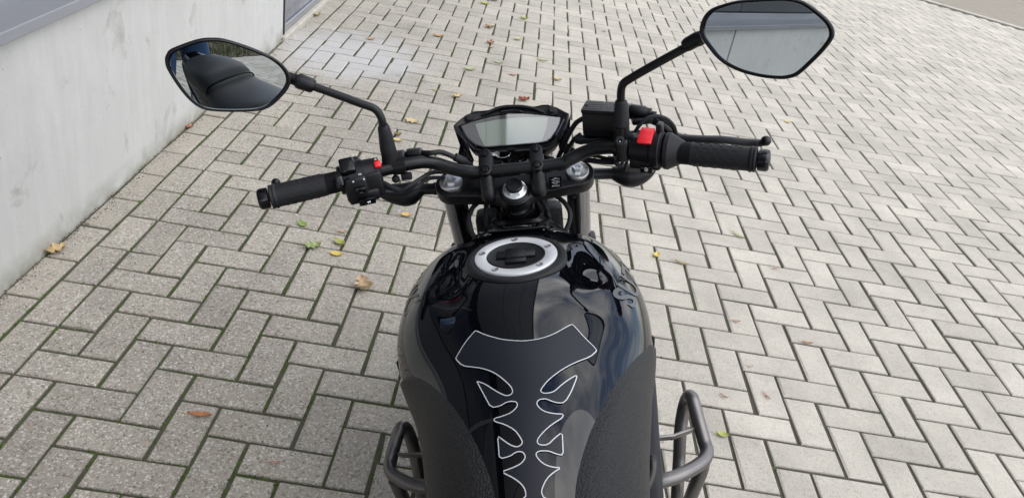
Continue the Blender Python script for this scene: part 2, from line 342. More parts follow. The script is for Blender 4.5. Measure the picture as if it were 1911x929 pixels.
for i in range(-5, 86):
    for j in range(-62, 86):
        s_ = (i + j) % 4
        if s_ == 0: lay.append(((i + .5) * CELL, j * CELL, 1, 2))
        elif s_ == 1: lay.append(((i + 1) * CELL, (j + .5) * CELL, 2, 1))
        elif s_ == 2 and i == -5: lay.append(((i + .5) * CELL, (j + .5) * CELL, 1, 1))
for k_ in range(-31, 43):
    lay.append((-5.5 * CELL, (2 * k_ + 1) * CELL, 1, 2)); lay.append((-6.5 * CELL - .001, (2 * k_) * CELL, 1, 2))
lay = [b_ for b_ in lay if ok(b_[0], b_[1])]
def pix(P_):
    d = [P_[k_] - CAM[k_] for k_ in range(3)]; c_ = [sum(RR[r][k_] * d[k_] for k_ in range(3)) for r in range(3)]
    if c_[2] < .1: return None
    return (955.5 + 1503.099 * c_[0] / c_[2], 464.5 + 1503.099 * c_[1] / c_[2], c_[2])
vis = []
for n_, b_ in enumerate(lay):
    q_ = pix((b_[0], b_[1], 0))
    if not q_: continue
    u, v_, dd = q_
    if -10 < u < 1921 and -5 < v_ < 940:
        if v_ > 440 and 765 < u < 1215: continue
        if 850 < u < 1060 and v_ > 225: continue
        if 320 < u < 530 and 90 < v_ < 195: continue
        if 1325 < u < 1540 and v_ < 130: continue
        vis.append((dd, n_))
vis.sort(); single = {n_ for _, n_ in vis[:300]}
rng = random.Random(3); variants = {}
for key in ((1, 2), (2, 1), (1, 1)):
    variants[key] = []
    for k_ in range(8):
        v_, f_ = brick_geo(key[0] * CELL / 2 - .0052, key[1] * CELL / 2 - .0046, rng); me = bpy.data.meshes.new('brick'); me.from_pydata(v_, [], f_); me.materials.append(M['brick']); variants[key].append(me)
bv = []; bf = []; battr = []
for n_, (x, y, a, b_) in enumerate(lay):
    dx, dy, dz, dr = rng.gauss(0, .0011), rng.gauss(0, .0011), rng.gauss(0, .0008), rng.gauss(0, .005)
    if n_ in single:
        o = bpy.data.objects.new('brick', rng.choice(variants[(a, b_)])); o.location = (x + dx, y + dy, dz); o.rotation_euler = (rng.gauss(0, .003), rng.gauss(0, .003), dr); C.objects.link(o); o.parent = pav
    else:
        gp_ = .0052 - max(0, min(1, (x - .6) / 3)) * .0016; v_, f_ = brick_geo(a * CELL / 2 - gp_, b_ * CELL / 2 - gp_ * .9, rng); o0 = len(bv); cs, sn = math.cos(dr), math.sin(dr)
        bv += [(x + dx + q[0] * cs - q[1] * sn, y + dy + q[0] * sn + q[1] * cs, q[2] + dz) for q in v_]; bf += [tuple(o0 + k_ for k_ in q) for q in f_]; battr += [rng.random()] * len(v_)
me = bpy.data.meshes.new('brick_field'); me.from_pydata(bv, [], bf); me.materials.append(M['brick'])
aa = me.attributes.new('rnd', 'FLOAT', 'POINT'); aa.data.foreach_set('value', battr)
o = bpy.data.objects.new('brick_field', me); C.objects.link(o); o.parent = pav; tag(o, kind='stuff')
# moss tufts breaking the joints on the shaded left side
mv = []; mf = []; rm = random.Random(11)
for (x, y, a, b_) in lay:
    if not (-.7 < x < 1.6 and -1.6 < y < 3.4): continue
    dens = noise.noise((x * 3.1, y * 3.1, 0)) * 1.2 + .42 - max(0, x - .5) * .45
    for _ in range(26):
        if rm.random() > dens * 1.0: continue
        hx, hy = a * CELL / 2, b_ * CELL / 2
        if rm.random() < hx / (hx + hy) * .55: px_, py_ = x + rm.uniform(-hx, hx), y + hy + rm.gauss(0, .0034)
        else: px_, py_ = x + hx + rm.gauss(0, .0038), y + rm.uniform(-hy, hy)
        r = rm.uniform(.0025, .0065); h = rm.uniform(.003, .0075); o0 = len(mv); mv.append((px_, py_, -.0065 + h))
        for k_ in range(5): 
            an = k_ * 1.2566 + rm.random(); mv.append((px_ + math.cos(an) * r, py_ + math.sin(an) * r * 1.3, -.0075))
        for k_ in range(5): mf.append((o0, o0 + 1 + k_, o0 + 1 + (k_ + 1) % 5))
me = bpy.data.meshes.new('joint_moss'); me.from_pydata(mv, [], mf); me.materials.append(M['moss']); o = bpy.data.objects.new('joint_moss', me); C.objects.link(o)
tag(o, 'green moss cushions growing in the joints between the grey pavers', 'moss', kind='stuff')
# crumbs of dirt along the foot of the wall and in the joints
dv = []; df = []
for _ in range(2600):
    if rm.random() < .75: px_, py_ = WALLX + abs(rm.gauss(0, .022)), rm.uniform(-1.2, 4)
    else: px_, py_ = rm.uniform(-.7, 1.2), rm.uniform(-1.2, 3)
    r = rm.uniform(.0008, .0028); o0 = len(dv)
    for q in ((-1, -1, 0), (1, -.8, 0), (.2, 1.1, 0), (0, 0, 1.1)): dv.append((px_ + q[0] * r, py_ + q[1] * r * rm.uniform(.6, 1.5), .0006 + q[2] * r))
    df += [(o0, o0 + 1, o0 + 3), (o0 + 1, o0 + 2, o0 + 3), (o0 + 2, o0, o0 + 3)]
me = bpy.data.meshes.new('grit'); me.from_pydata(dv, [], df); me.materials.append(M['earth']); o = bpy.data.objects.new('grit', me); C.objects.link(o)
tag(o, 'brown crumbs of dirt and plant litter along the foot of the concrete wall', 'dirt', kind='stuff')
# kerb + road top right (line x + y = 13.6)
kb = MB(); d1 = V((1, -1, 0)).normalized(); n1 = V((1, 1, 0)).normalized(); c0 = V((6.8, 6.8, 0))
for k_ in range(-8, 9):
    kb.box(c0 + d1 * (k_ * 1.0) + n1 * .03 + V((0, 0, -.042)), (.99, .12, .1), Matrix.Rotation(-PI / 4, 3, 'Z'), .006)
kerb = kb.build('kerb', 'kerb'); tag(kerb, kind='structure')
rd = MB(); rows = [[c0 + d1 * s_ * 40 + n1 * .09 + V((0, 0, -.004)), c0 + d1 * s_ * 40 + n1 * 60 + V((0, 0, -.004))] for s_ in (-1, 1)]; rd.grid(rows)
road = rd.build('road', 'road', smooth=False); tag(road, kind='structure')

# ------------------------------------------------------------------ building
bld = thing('office_building', 'tall dark building with weathered concrete plinth, grey metal sill and glazed door', 'building', (0, 0, 0))
def bx(name, x0, x1, y0, y1, z0, z1, m, bev=.002, par=None):
    b_ = MB(); b_.box(((x0 + x1) / 2, (y0 + y1) / 2, (z0 + z1) / 2), (x1 - x0, y1 - y0, z1 - z0), None, bev, 1); return b_.build(name, m, par or bld, smooth=False)
ZS = .702; DY = 2.0; YB = -9.0; YE = 14.0; ROOF = 6.3
ys = [YB, -7.6, -4.38, DY]
for a, b_ in zip(ys, ys[1:]):
    bx('plinth_slab', WALLX - .32, WALLX, a + .009, b_ - .009, -.05, ZS, 'wall', .004)
bx('joint_filler', WALLX - .31, WALLX - .012, YB, DY - .008, -.05, ZS - .01, 'gasket', 0)
sill = MB(); sill.box((WALLX - .063, (YB + DY) / 2, ZS + .017), (.19, DY - YB, .034), None, .003, 2)
sill.build('sill', 'alu', bld, smooth=False)
bx('window_frame', WALLX - .27, WALLX - .145, YB, DY, ZS + .003, ZS + .078, 'alu', .003)
yy = -9.27
while yy < DY - .1:
    y2 = min(yy + 1.55, DY); ya = max(yy, YB)
    bx('window_gasket', WALLX - .26, WALLX - .150, ya + .004, y2 - .004, ZS + .081, ZS + .087, 'gasket', .001)
    bx('spandrel_panel', WALLX - .26, WALLX - .148, ya + .004, y2 - .004, ZS + .090, 1.30, 'panel', .003)
    bx('window_pane', WALLX - .24, WALLX - .19, ya + .03, y2 - .03, 1.34, 2.35, 'winglass' , .002)
    bx('mullion', WALLX - .25, WALLX - .17, y2 - .028, y2 + .026, 1.303, 2.35, 'alu2', .002)
    yy = y2
zz = 2.36
while zz < ROOF - .1:
    yy = YB
    while yy < YE:
        bx('cladding_panel', WALLX - .30, WALLX - .02, yy + .006, min(yy + 3.2, YE) - .006, zz + .006, min(zz + 1.14, ROOF) - .006, 'clad', .004)
        yy += 3.2
    zz += 1.14
bx('building_core', WALLX - 8, WALLX - .315, YB, YE, -.05, ROOF - .02, 'clad', 0)
bx('roof_edge', WALLX - .32, WALLX + .015, YB, YE, ROOF, ROOF + .06, 'alu2', .004)
# glazed door beside the plinth
bx('door_post', WALLX - .06, WALLX + .004, DY + .002, DY + .018, .03, 2.35, 'gasket', .002)
bx('door_post', WALLX - .06, WALLX - .002, DY + .020, DY + .055, .03, 2.35, 'steel', .002)
bx('threshold', WALLX - .20, WALLX + .022, DY - .03, YE, -.03, .028, 'kerb', .006)
yy = DY + .058
for k_ in range(3):
    y2 = yy + 1.25
    d_ = bx('door', WALLX - .055, WALLX - .022, yy, y2, .075, 2.3, 'doorglass', .002)
    bx('door_rail', WALLX - .06, WALLX - .006, yy, y2, .032, .072, 'steel', .003, d_)
    bx('door_stile', WALLX - .06, WALLX - .008, y2 + .003, y2 + .05, .032, 2.3, 'steel', .002, d_)
    yy = y2 + .054
bx('back_wall', WALLX - .30, WALLX - .03, yy, YE, -.03, 2.35, 'wall', .004)

# ------------------------------------------------------------------ MOTORCYCLE (local frame: x right, y forward, z up)
BX, BY, BH, BLEAN = (0.87340,-1.28579,0.04976,-0.26130)
bike = thing('motorcycle', 'black naked motorcycle leaning on its side stand on the grey block paving', 'motorcycle', (BX, BY, 0))
bike.rotation_mode = 'XYZ'; bike.rotation_euler = (Matrix.Rotation(BH, 3, 'Z') @ Matrix.Rotation(BLEAN, 3, 'Y')).to_euler()
BM = Matrix.Translation((BX, BY, 0)) @ (Matrix.Rotation(BH, 3, 'Z') @ Matrix.Rotation(BLEAN, 3, 'Y')).to_4x4()
UP = V((0, 0, 1))
import math
# stations: y, ztop, halfwidth, z of widest, sin exponent a, cos exponent b, bottom half width, bottom z
TS=[(-.030,.790,.070,.765,1.0,.8,.05,.70),
(-.060,.830,.118,.775,.9,.8,.07,.66),
(-.090,.856,.148,.780,.85,.8,.09,.63),
(-.125,.863,.173,.780,.82,.85,.11,.60),
(-.170,.866,.192,.775,.82,.9,.13,.58),
(-.230,.871,.205,.768,.85,1.,.145,.56),
(-.290,.8745,.207,.758,.85,1.,.15,.56),
(-.350,.872,.198,.748,.9,1.,.15,.56),
(-.420,.861,.176,.735,.95,1.,.15,.56),
(-.490,.850,.160,.718,1.0,1.,.15,.56),
(-.550,.832,.150,.700,1.0,1.0,.148,.56),
(-.610,.806,.142,.680,1.0,1.0,.142,.56),
(-.670,.774,.135,.655,1.0,1.0,.135,.56),
(-.740,.735,.125,.630,1.0,1.0,.125,.56)]
def stn(y):
    y=max(min(y,TS[0][0]),TS[-1][0])
    for i in range(len(TS)-1):
        if y>=TS[i+1][0]:
            break
    p0=TS[max(i-1,0)];p1=TS[i];p2=TS[i+1];p3=TS[min(i+2,len(TS)-1)]
    t=(y-p1[0])/(p2[0]-p1[0]);h=p2[0]-p1[0];r=[]
    for k in range(1,8):
        m1=(p2[k]-p0[k])/(p2[0]-p0[0])*h;m2=(p3[k]-p1[k])/(p3[0]-p1[0])*h
        r.append((2*t**3-3*t*t+1)*p1[k]+(t**3-2*t*t+t)*m1+(-2*t**3+3*t*t)*p2[k]+(t**3-t*t)*m2)
    return r
def gs(v,c,s):return math.exp(-((v-c)/s)**2)
def sst(a,b,v):
    t=max(0,min(1,(v-a)/(b-a)));return t*t*(3-2*t)
def dent(x,y):
    ax=abs(x)
    # valley between the cap platform and the wings, ending in a scoop
    xc=.088+.10*max(0,-.14-y)
    d=-.0055*gs(ax,xc,.018)*sst(-.37,-.25,y)*(1-sst(-.09,-.03,y))
    d+=-.004*gs(ax,.122,.02)*gs(y,-.275,.02)
    d+=.005*gs(ax,.150,.028)*gs(y,-.24,.07)
    return d
def surf(y,t):
    """t 0..1 top centre to widest, 1..2 widest to bottom; returns x(>=0),y,z"""
    zt,w,zw,a,b,wb,zb=stn(y)
    if t<=1:
        th=t*math.pi/2
        x=w*math.sin(th)**a;z=zw+(zt-zw)*math.cos(th)**b if t<1 else zw
        z+=dent(x,y)*(1-t**6)
        return x,y,z
    s=t-1
    x=w+(wb-w)*(s*s*(3-2*s));z=zw+(zb-zw)*s
    return x,y,z
def zsurf(x,y):
    zt,w,zw,a,b,wb,zb=stn(y)
    s=min(1,abs(x)/w)**(1/a);t=math.asin(min(1,s))/(math.pi/2)
    return surf(y,t)[2]
def shear(y): return .011*(1-sst(-.48,-.28,y))

PAD=[(-0.0669,-0.3925),(-0.0585,-0.4010),(-0.0483,-0.4094),(-0.0301,-0.4211),(-0.0086,-0.4278),(0.0064,-0.4288),(0.0240,-0.4257),(0.0413,-0.4173),(0.0543,-0.4074),(0.0665,-0.3973),(0.0713,-0.3942),(0.0738,-0.3958),(0.0856,-0.4155),(0.0996,-0.4315),(0.0986,-0.4358),(0.0876,-0.4499),(0.0717,-0.4618),(0.0557,-0.4744),(0.0398,-0.4888),(0.0269,-0.5019),(0.0193,-0.5127),(0.0166,-0.5175),(0.0202,-0.5211),(0.0287,-0.5203),(0.0360,-0.5167),(0.0450,-0.5064),(0.0565,-0.4953),(0.0659,-0.4871),(0.0668,-0.4891),(0.0625,-0.5011),(0.0567,-0.5155),(0.0474,-0.5323),(0.0380,-0.5340),(0.0294,-0.5317),(0.0235,-0.5288),(0.0146,-0.5298),(0.0107,-0.5347),(0.0127,-0.5401),(0.0187,-0.5461),(0.0281,-0.5488),(0.0373,-0.5491),(0.0445,-0.5485),(0.0425,-0.5540),(0.0338,-0.5599),(0.0233,-0.5680),(0.0143,-0.5765),(0.0090,-0.5830),(0.0089,-0.5873),(0.0129,-0.5897),(0.0220,-0.5892),(0.0310,-0.5805),(0.0410,-0.5723),(0.0405,-0.5851),(0.0400,-0.6004),(0.0318,-0.5998),(0.0239,-0.5970),(0.0178,-0.5963),(0.0090,-0.5968),(0.0057,-0.6002),(0.0088,-0.6063),(0.0165,-0.6127),(0.0269,-0.6154),(0.0366,-0.6150),(0.0265,-0.6208),(0.0175,-0.6281),(0.0119,-0.6371),(0.0098,-0.6427),(0.0127,-0.6493),(0.0400,-0.6600),(0.0550,-0.6900),(0.0300,-0.7350),(-0.0300,-0.7350),(-0.0550,-0.6900),(-0.0300,-0.6550),(-0.0092,-0.6475),(-0.0090,-0.6398),(-0.0132,-0.6325),(-0.0222,-0.6248),(-0.0386,-0.6145),(-0.0246,-0.6131),(-0.0129,-0.6098),(-0.0071,-0.6039),(-0.0079,-0.5989),(-0.0117,-0.5955),(-0.0183,-0.5951),(-0.0268,-0.5992),(-0.0400,-0.5992),(-0.0404,-0.5872),(-0.0414,-0.5707),(-0.0359,-0.5763),(-0.0264,-0.5851),(-0.0182,-0.5894),(-0.0130,-0.5887),(-0.0093,-0.5852),(-0.0123,-0.5780),(-0.0192,-0.5676),(-0.0324,-0.5581),(-0.0452,-0.5512),(-0.0457,-0.5470),(-0.0337,-0.5471),(-0.0219,-0.5446),(-0.0141,-0.5376),(-0.0143,-0.5320),(-0.0192,-0.5291),(-0.0281,-0.5286),(-0.0372,-0.5325),(-0.0495,-0.5308),(-0.0572,-0.5128),(-0.0689,-0.4841),(-0.0686,-0.4836),(-0.0578,-0.4920),(-0.0435,-0.5079),(-0.0308,-0.5187),(-0.0240,-0.5201),(-0.0193,-0.5161),(-0.0215,-0.5070),(-0.0337,-0.4908),(-0.0458,-0.4771),(-0.0619,-0.4643),(-0.0774,-0.4549),(-0.0903,-0.4461),(-0.1002,-0.4280),(-0.0979,-0.4249),(-0.0850,-0.4080),(-0.0693,-0.3926)]
KR=[(-0.3360,0.882),(-0.3976,0.700),(-0.4416,0.585),(-0.4853,0.494),(-0.5248,0.420),(-0.5604,0.342),(-0.5902,0.291),(-0.6232,0.241),(-0.6464,0.220)]
KL=[(-0.3898,0.754),(-0.4310,0.621),(-0.4718,0.521),(-0.5053,0.443),(-0.5433,0.360),(-0.5734,0.300),(-0.6036,0.252),(-0.6272,0.220),(-0.6409,0.212)]

tk = MB(); rows = []
ysx = [-.030 - k_ * .0058 for k_ in range(123)]
for y in ysx:
    half = [surf(y, t_ / 22) for t_ in range(0, 45)]
    rows.append([(-x, yy_, z_) for x, yy_, z_ in half[:0:-1]] + [(x, yy_, z_) for x, yy_, z_ in half])
vs = tk.grid(rows)
# closed front nose: pull the first ring down and forward
first = rows[0]; prev = vs[0]
for k_, (sx, dz, dy) in enumerate(((.97, -.006, .010), (.90, -.020, .018), (.78, -.05, .024))):
    nr = [tk.bm.verts.new(V((q[0] * sx, q[1] + dy, .70 + (q[2] - .70) * (1 + dz * 8) - 0)) ) for q in first]
    for a in range(len(nr) - 1): tk.bm.faces.new((prev[a], prev[a + 1], nr[a + 1], nr[a]))
    prev = nr
tank = tk.build('fuel_tank', 'paint', bike, ang=60)
tank.modifiers.new('s', 'SUBSURF').levels = 1; tank.modifiers['s'].render_levels = 1
def zs(x, y): return zsurf(x, y)
def nrm(x, y):
    e = .002; return V((-(zs(x + e, y) - zs(x - e, y)) / (2 * e), -(zs(x, y + e) - zs(x, y - e)) / (2 * e), 1)).normalized()
def lift_poly(name, poly, off, m, par):
    bm = bmesh.new(); P3 = [V((x, y, 0)) for x, y in poly]; vs_ = [bm.verts.new(q) for q in P3]
    for tr in tessellate_polygon([P3]): 
        try: bm.faces.new([vs_[i] for i in tr])
        except ValueError: pass
    xs = [q[0] for q in poly]; ys_ = [q[1] for q in poly]; st_ = .006
    x = min(xs)
    while x < max(xs):
        bmesh.ops.bisect_plane(bm, geom=bm.verts[:] + bm.edges[:] + bm.faces[:], plane_co=(x, 0, 0), plane_no=(1, 0, 0)); x += st_
    y = min(ys_)
    while y < max(ys_):
        bmesh.ops.bisect_plane(bm, geom=bm.verts[:] + bm.edges[:] + bm.faces[:], plane_co=(0, y, 0), plane_no=(0, 1, 0)); y += st_
    for v_ in bm.verts:
        n_ = nrm(v_.co.x, v_.co.y); v_.co = V((v_.co.x, v_.co.y, zs(v_.co.x, v_.co.y))) + n_ * off
    bmesh.ops.recalc_face_normals(bm, faces=bm.faces)
    me = bpy.data.meshes.new(name); bm.to_mesh(me); bm.free(); me.shade_smooth(); me.materials.append(M[m]); o = bpy.data.objects.new(name, me); C.objects.link(o); o.parent = par
    return o
def ribbon(name, poly, w_, off, m, par, closed=True):
    pts = [V((x, y, 0)) for x, y in poly]; dense = []
    n = len(pts)
    for i in range(n if closed else n - 1):
        a, b_ = pts[i], pts[(i + 1) % n]; k_ = max(1, int((b_ - a).length / .004))
        for q in range(k_): dense.append(a + (b_ - a) * q / k_)
    b2 = MB(); L_ = []; R_ = []; n = len(dense)
    for i in range(n):
        a, c_ = dense[i - 1], dense[(i + 1) % n]; d = (c_ - a).normalized(); nn = V((-d.y, d.x, 0))
        r1 = []
        for s_ in (-1, 1):
            q = dense[i] + nn * s_ * w_ / 2; r1.append(V((q.x, q.y, zs(q.x, q.y))) + nrm(q.x, q.y) * off)
        L_.append(r1)
    L_.append(L_[0])
    b2.grid(L_); o = b2.build(name, m, par); return o
def round_poly(poly):
    """corner-cutting so that the pad outline has soft corners"""
    o = []
    for i, q in enumerate(poly):
        a = poly[i - 1]; b_ = poly[(i + 1) % len(poly)]
        o.append((q[0] * .75 + a[0] * .25, q[1] * .75 + a[1] * .25)); o.append((q[0] * .75 + b_[0] * .25, q[1] * .75 + b_[1] * .25))
    return o
PADR = round_poly(PAD)
lift_poly('tank_pad', PADR, .0011, 'pad', tank)
cx_ = sum(q[0] for q in PAD) / len(PAD)
ribbon('pad_outline', PADR, .0013, .0018, 'white', tank)
# knee grip panels
def knee(side, K):
    ys_ = [-.30 - k_ * .0055 for k_ in range(80)]
    K = sorted(K, key=lambda q: -q[0]); ext = [(-.30, 1.35)] + list(K) + [(-.74, .24 if side > 0 else .14)]
    def tb(y):
        for (y0, t0), (y1, t1) in zip(ext, ext[1:]):
            if y <= y0 and y >= y1: return t0 + (t1 - t0) * (y0 - y) / (y0 - y1)
        return ext[-1][1]
    b_ = MB(); rows = []
    sm = lambda y: (tb(y + .012) + tb(y) * 2 + tb(y - .012)) / 4
    for y in ys_:
        t0 = sm(y); r = []
        for k_ in range(23):
            f_ = k_ / 22; t_ = t0 + (1.93 - t0) * f_
            x, yv, z_ = surf(y, t_)
            e = .01; x1, _, z1 = surf(y, t_ + e); x0, _, z0 = surf(y, t_ - e); tx, tz = x1 - x0, z1 - z0; l = math.hypot(tx, tz); nx, nz_ = -tz / l, tx / l
            if nx < 0 and t_ > 1: nx, nz_ = -nx, -nz_
            off = .0045 if 0 < k_ < 22 else -.001
            if k_ == 1: t_ = t0 + .004
            ed = min(1, (-.295 - y) / .02); off = off * (ed if off > 0 else 1)
            r.append((side * (x + nx * off), yv, z_ + nz_ * off))
        rows.append(r)
    b_.grid(rows); return b_.build('knee_grip', 'grip_pad', tank, ang=50)
knee(1, KR); knee(-1, KL)
# lettering on both flanks
for side in (1, -1):
    me = text_mesh('SUZUKI', .062, .0, 'LEFT', .0012, 1.02)
    for v_ in me.vertices:
        X_, Y_ = v_.co.x, v_.co.y
        y = -.315 + X_ * 1.15 if side > 0 else -.315 + (.250 - X_) * 1.15
        t_ = .60 + (y + .285) * 1.6 - Y_ * 4.2
        x, yv, z_ = surf(y, min(1.6, t_)); n_ = V((.8, 0, .6)) if t_ > 1 else V((nrm(x * .98, y)))
        v_.co = V((x, yv, z_)) + n_ * .0011
        if side < 0: v_.co.x *= -1
    from_mesh('lettering', me, 'letter', tank)
XR0 = V((1, 0, 0))
# fuel cap
FC = V((-.001, -.211, .8735)); NC = V((0, math.sin(math.radians(4.2)), math.cos(math.radians(4.2)))); YC = V((0, NC.z, -NC.y)); RC = Matrix((XR0, YC, NC)).transposed(); zc = 0
b_ = MB(); b_.lathe(FC + NC * (zc - .03), NC, [(0, .0835), (.024, .0835), (.0280, .0815), (.0293, .078), (.0293, .071), (.028, .069)], 64); b_.build('cap_collar', 'matte', tank)
b_ = MB(); b_.lathe(FC + NC * (zc - .004), NC, [(0, .0682), (.0040, .0682), (.0055, .0672), (.0058, .0662), (.0058, .0495), (.0052, .0485), (.0, .0485)], 72); b_.build('cap_ring', 'ringsil', tank)
b_ = MB(); b_.lathe(FC + NC * (zc - .003), NC, [(0, .0482), (.0030, .0482), (.0048, .0465), (.0042, .045), (.0036, .043), (.0036, .001)], 64)
b_.box(FC + NC * (zc + .0022) + YC * .002, (.064, .024, .0035), RC, .0016); b_.box(FC + NC * (zc + .0028) + YC * -.004, (.034, .050, .0035), RC, .0016)
b_.box(FC + NC * (zc + .0052) + YC * -.014, (.033, .006, .004), RC, .0016)
b_.build('fuel_cap', 'plastic', tank)
for an in (92, 22, -48, -124, 166):
    q = FC + (XR0 * math.cos(math.radians(an)) + YC * math.sin(math.radians(an))) * .0575 + NC * (zc + .0018)
    b_ = MB(); b_.lathe(q, NC, [(0, .0058), (.0009, .0058), (.0012, .0052), (.0007, .0035), (.0003, .0022), (.0003, .0004)], 20); b_.build('cap_bolt', 'capbolt', tank)
# front tank bracket with two bolts
b_ = MB(); b_.prism([(-.052, -.112, .864), (.052, -.112, .864), (.040, -.070, .850), (.02, -.052, .842), (-.02, -.052, .842), (-.040, -.070, .850)], UP, .006, .0025, 3); b_.build('tank_bracket', 'gloss', tank)
for sx in (-.058, .058):
    b_ = MB(); b_.lathe((sx, -.118, .866), UP, [(0, .009), (.003, .009), (.0045, .007), (.003, .004), (.003, .001)], 16); b_.build('tank_bolt', 'gloss', tank)

for o in [tank] + [c_ for c_ in tank.children if c_.name.split('.')[0] in ('tank_pad', 'pad_outline', 'knee_grip', 'lettering')]:
    for v_ in o.data.vertices: v_.co.x += shear(v_.co.y)
# ---- front end
SD = V((0, math.sin(math.radians(25)), -math.cos(math.radians(25))))    # down the steering axis
SU = -SD; YF = V((0, math.cos(math.radians(25)), math.sin(math.radians(25))))   # forward in yoke plane
def yk(x, y, h=0): return V((x, 0, .900)) + YF * y + SU * h
ol = []
def arc(cx, cy, r, a0, a1, n=12): return [(cx + r * math.cos(math.radians(a0 + (a1 - a0) * k_ / n)), cy + r * math.sin(math.radians(a0 + (a1 - a0) * k_ / n))) for k_ in range(n + 1)]
ol = arc(.118, .018, .031, -95, 75) + [(.075, .050), (.03, .045), (-.03, .045), (-.075, .050)] + arc(-.118, .018, .031, 105, 275) + [(-.075, -.018), (-.045, -.022)] + arc(0, -.014, .031, 215, 325) + [(.045, -.022), (.075, -.018)]
b_ = MB(); b_.prism([yk(x, y, -.026) for x, y in ol], SU, .026, .003, 3)
b_.lathe(yk(0, -.015, -.002), SU, [(0, .028), (.004, .028), (.006, .026), (.006, .02)], 40)
b_.lathe(yk(0, 0, -.03), SD, [(0, .026), (.012, .026), (.016, .021), (.03, .021)], 32)
yoke = b_.build('top_yoke', 'powder', bike)
b_ = MB(); b_.lathe(yk(0, -.015, .004), SU, [(0, .0225), (.003, .0225), (.0035, .021)], 40)
b_.lathe(yk(0, -.015, .0075), SU, [(0, .0185), (.005, .0185), (.0065, .0165)], 6); b_.build('steering_nut', 'silver', yoke, ang=25)
b_ = MB(); b_.lathe(yk(0, -.015, .0140), SU, [(0, .0155), (.006, .0155), (.0075, .0140), (.0075, .0115), (.0060, .0108), (.0060, .001)], 36); b_.build('stem_cap', 'plastic', yoke)
for h in (-.044, -.060):
    b_ = MB(); b_.lathe(yk(0, 0, h), SD, [(0, .024), (.002, .0255), (.006, .0255), (.008, .024)], 36); b_.build('lock_ring', 'silver', yoke, ang=25)
for sx in (-1, 1):
    b_ = MB(); b_.lathe(yk(.118 * sx, .018, .001), SU, [(0, .0215), (.004, .0215), (.0062, .0205), (.0066, .019), (.0072, .0115)], 48)
    b_.lathe(yk(.118 * sx, .018, .008), SU, [(0, .0108), (.006, .0108), (.0085, .0095), (.0085, .006), (.004, .0055), (.004, .0005)], 6); b_.build('fork_cap', 'silver', yoke, ang=25)
    b_ = MB(); b_.lathe(yk(.118 * sx, .018, -.027), SD, [(0, .0225), (.17, .0225), (.171, .0225), (.46, .0225)], 40); b_.build('fork_tube', 'fork', bike)
    b_ = MB(); b_.lathe(yk(.118 * sx, .018, -.36), SD, [(.1, .026), (.104, .029), (.30, .029), (.34, .024)], 32); b_.build('fork_slider', 'powder', bike)
b_ = MB(); b_.prism([yk(x * .74, y * .8, -.33) for x, y in ol], SU, .034, .003, 2); b_.build('lower_yoke', 'powder', bike)
b_ = MB(); b_.lathe(yk(0, 0, -.060), SD, [(0, .030), (.01, .033), (.10, .033), (.11, .030)], 32)
b_.box((0, -.02, .80), (.12, .05, .06), None, .01); b_.tube([(-.03, 0, .82), (-.10, -.04, .76), (-.14, -.2, .66), (-.15, -.4, .58)], .022); b_.tube([(.03, 0, .82), (.10, -.04, .76), (.14, -.2, .66), (.15, -.4, .58)], .022)
b_.tube([(0, .02, .76), (0, 0, .62), (0, -.04, .45)], .024)
b_.build('frame', 'powder', bike)
# emblem sticker
eo = V((0.0758,-0.0129,0.9050)); em = basis(eo, (1, 0, .0), YF)
b_ = MB(); b_.prism([em @ V((x, y, 0)) for x, y in ((-.0115, -.0125), (.0115, -.0125), (.0115, .0125), (-.0115, .0125))], em.to_3x3() @ UP, .0012, .0005, 1); emb = b_.build('emblem', 'gloss', yoke)
def emb_poly(pts, name='emblem_mark'):
    b_ = MB(); b_.prism([em @ V((x * .0085, y * .0085 + .002, .0014)) for x, y in pts], em.to_3x3() @ UP, .0004, 0); return b_
b_ = emb_poly([(0, 1), (.95, .45), (.55, .2), (0, .5), (-.35, .3), (.95, -.42), (.62, -.6), (-.95, .32)])
s2 = [(-x, -y) for x, y in [(0, 1), (.95, .45), (.55, .2), (0, .5), (-.35, .3), (.95, -.42), (.62, -.6), (-.95, .32)]]
b_.prism([em @ V((x * .0085, y * .0085 + .002, .0013)) for x, y in [(0, -1), (-.95, -.45), (-.55, -.2), (0, -.5), (.3, -.28), (-.1, -.05), (.2, .1), (.95, -.32)]], em.to_3x3() @ UP, .0004, 0)
b_.build('emblem_mark', 'silver', emb)
from_mesh('emblem_text', text_mesh('SUZUKI', .0042, .0002, bold=.00015), 'silver', emb, em @ Matrix.Translation((0, -.0098, .0014)))
# bar risers and clamps
ZB = .935
for sx in (-1, 1):
    x0 = .047 * sx - .002
    b_ = MB(); b_.sweep([(x0, -.014, .9), (x0, -.013, .912), (x0, -.006, .928), (x0, .0, .940)], [.0140, .0145, .0142, .0130], 20)
    b_.sweep([(x0, -.022, .885), (x0, -.020, .893), (x0, -.014, .908), (x0, -.004, .93)], [.011, .0145, .0150, .0135], 20)
    b_.box((x0, .022, .925), (.027, .05, .03), Matrix.Rotation(math.radians(18), 3, 'X'), .006)
    ri = b_.build('bar_riser', 'powder', yoke)
    b_ = MB(); rt = Matrix.Rotation(math.radians(28), 3, 'X'); cc = V((x0, .004, .9455))
    b_.prism([cc + rt @ V((x, y, 0)) for x, y in arc(0, .018, .0120, 0, 180, 8) + arc(0, -.018, .0120, 180, 360, 8)], rt @ UP, .009, .002, 2)
    cl = b_.build('bar_clamp', 'powder', yoke)
    for yb in (-.0185, .0185):
        b_ = MB(); b_.lathe(cc + rt @ V((0, yb, .0085)), rt @ UP, [(0, .0082), (.0018, .0082), (.0026, .0076), (.0012, .0070), (.0030, .0060), (.0034, .0005)], 24); b_.build('clamp_bolt', 'gloss', cl)
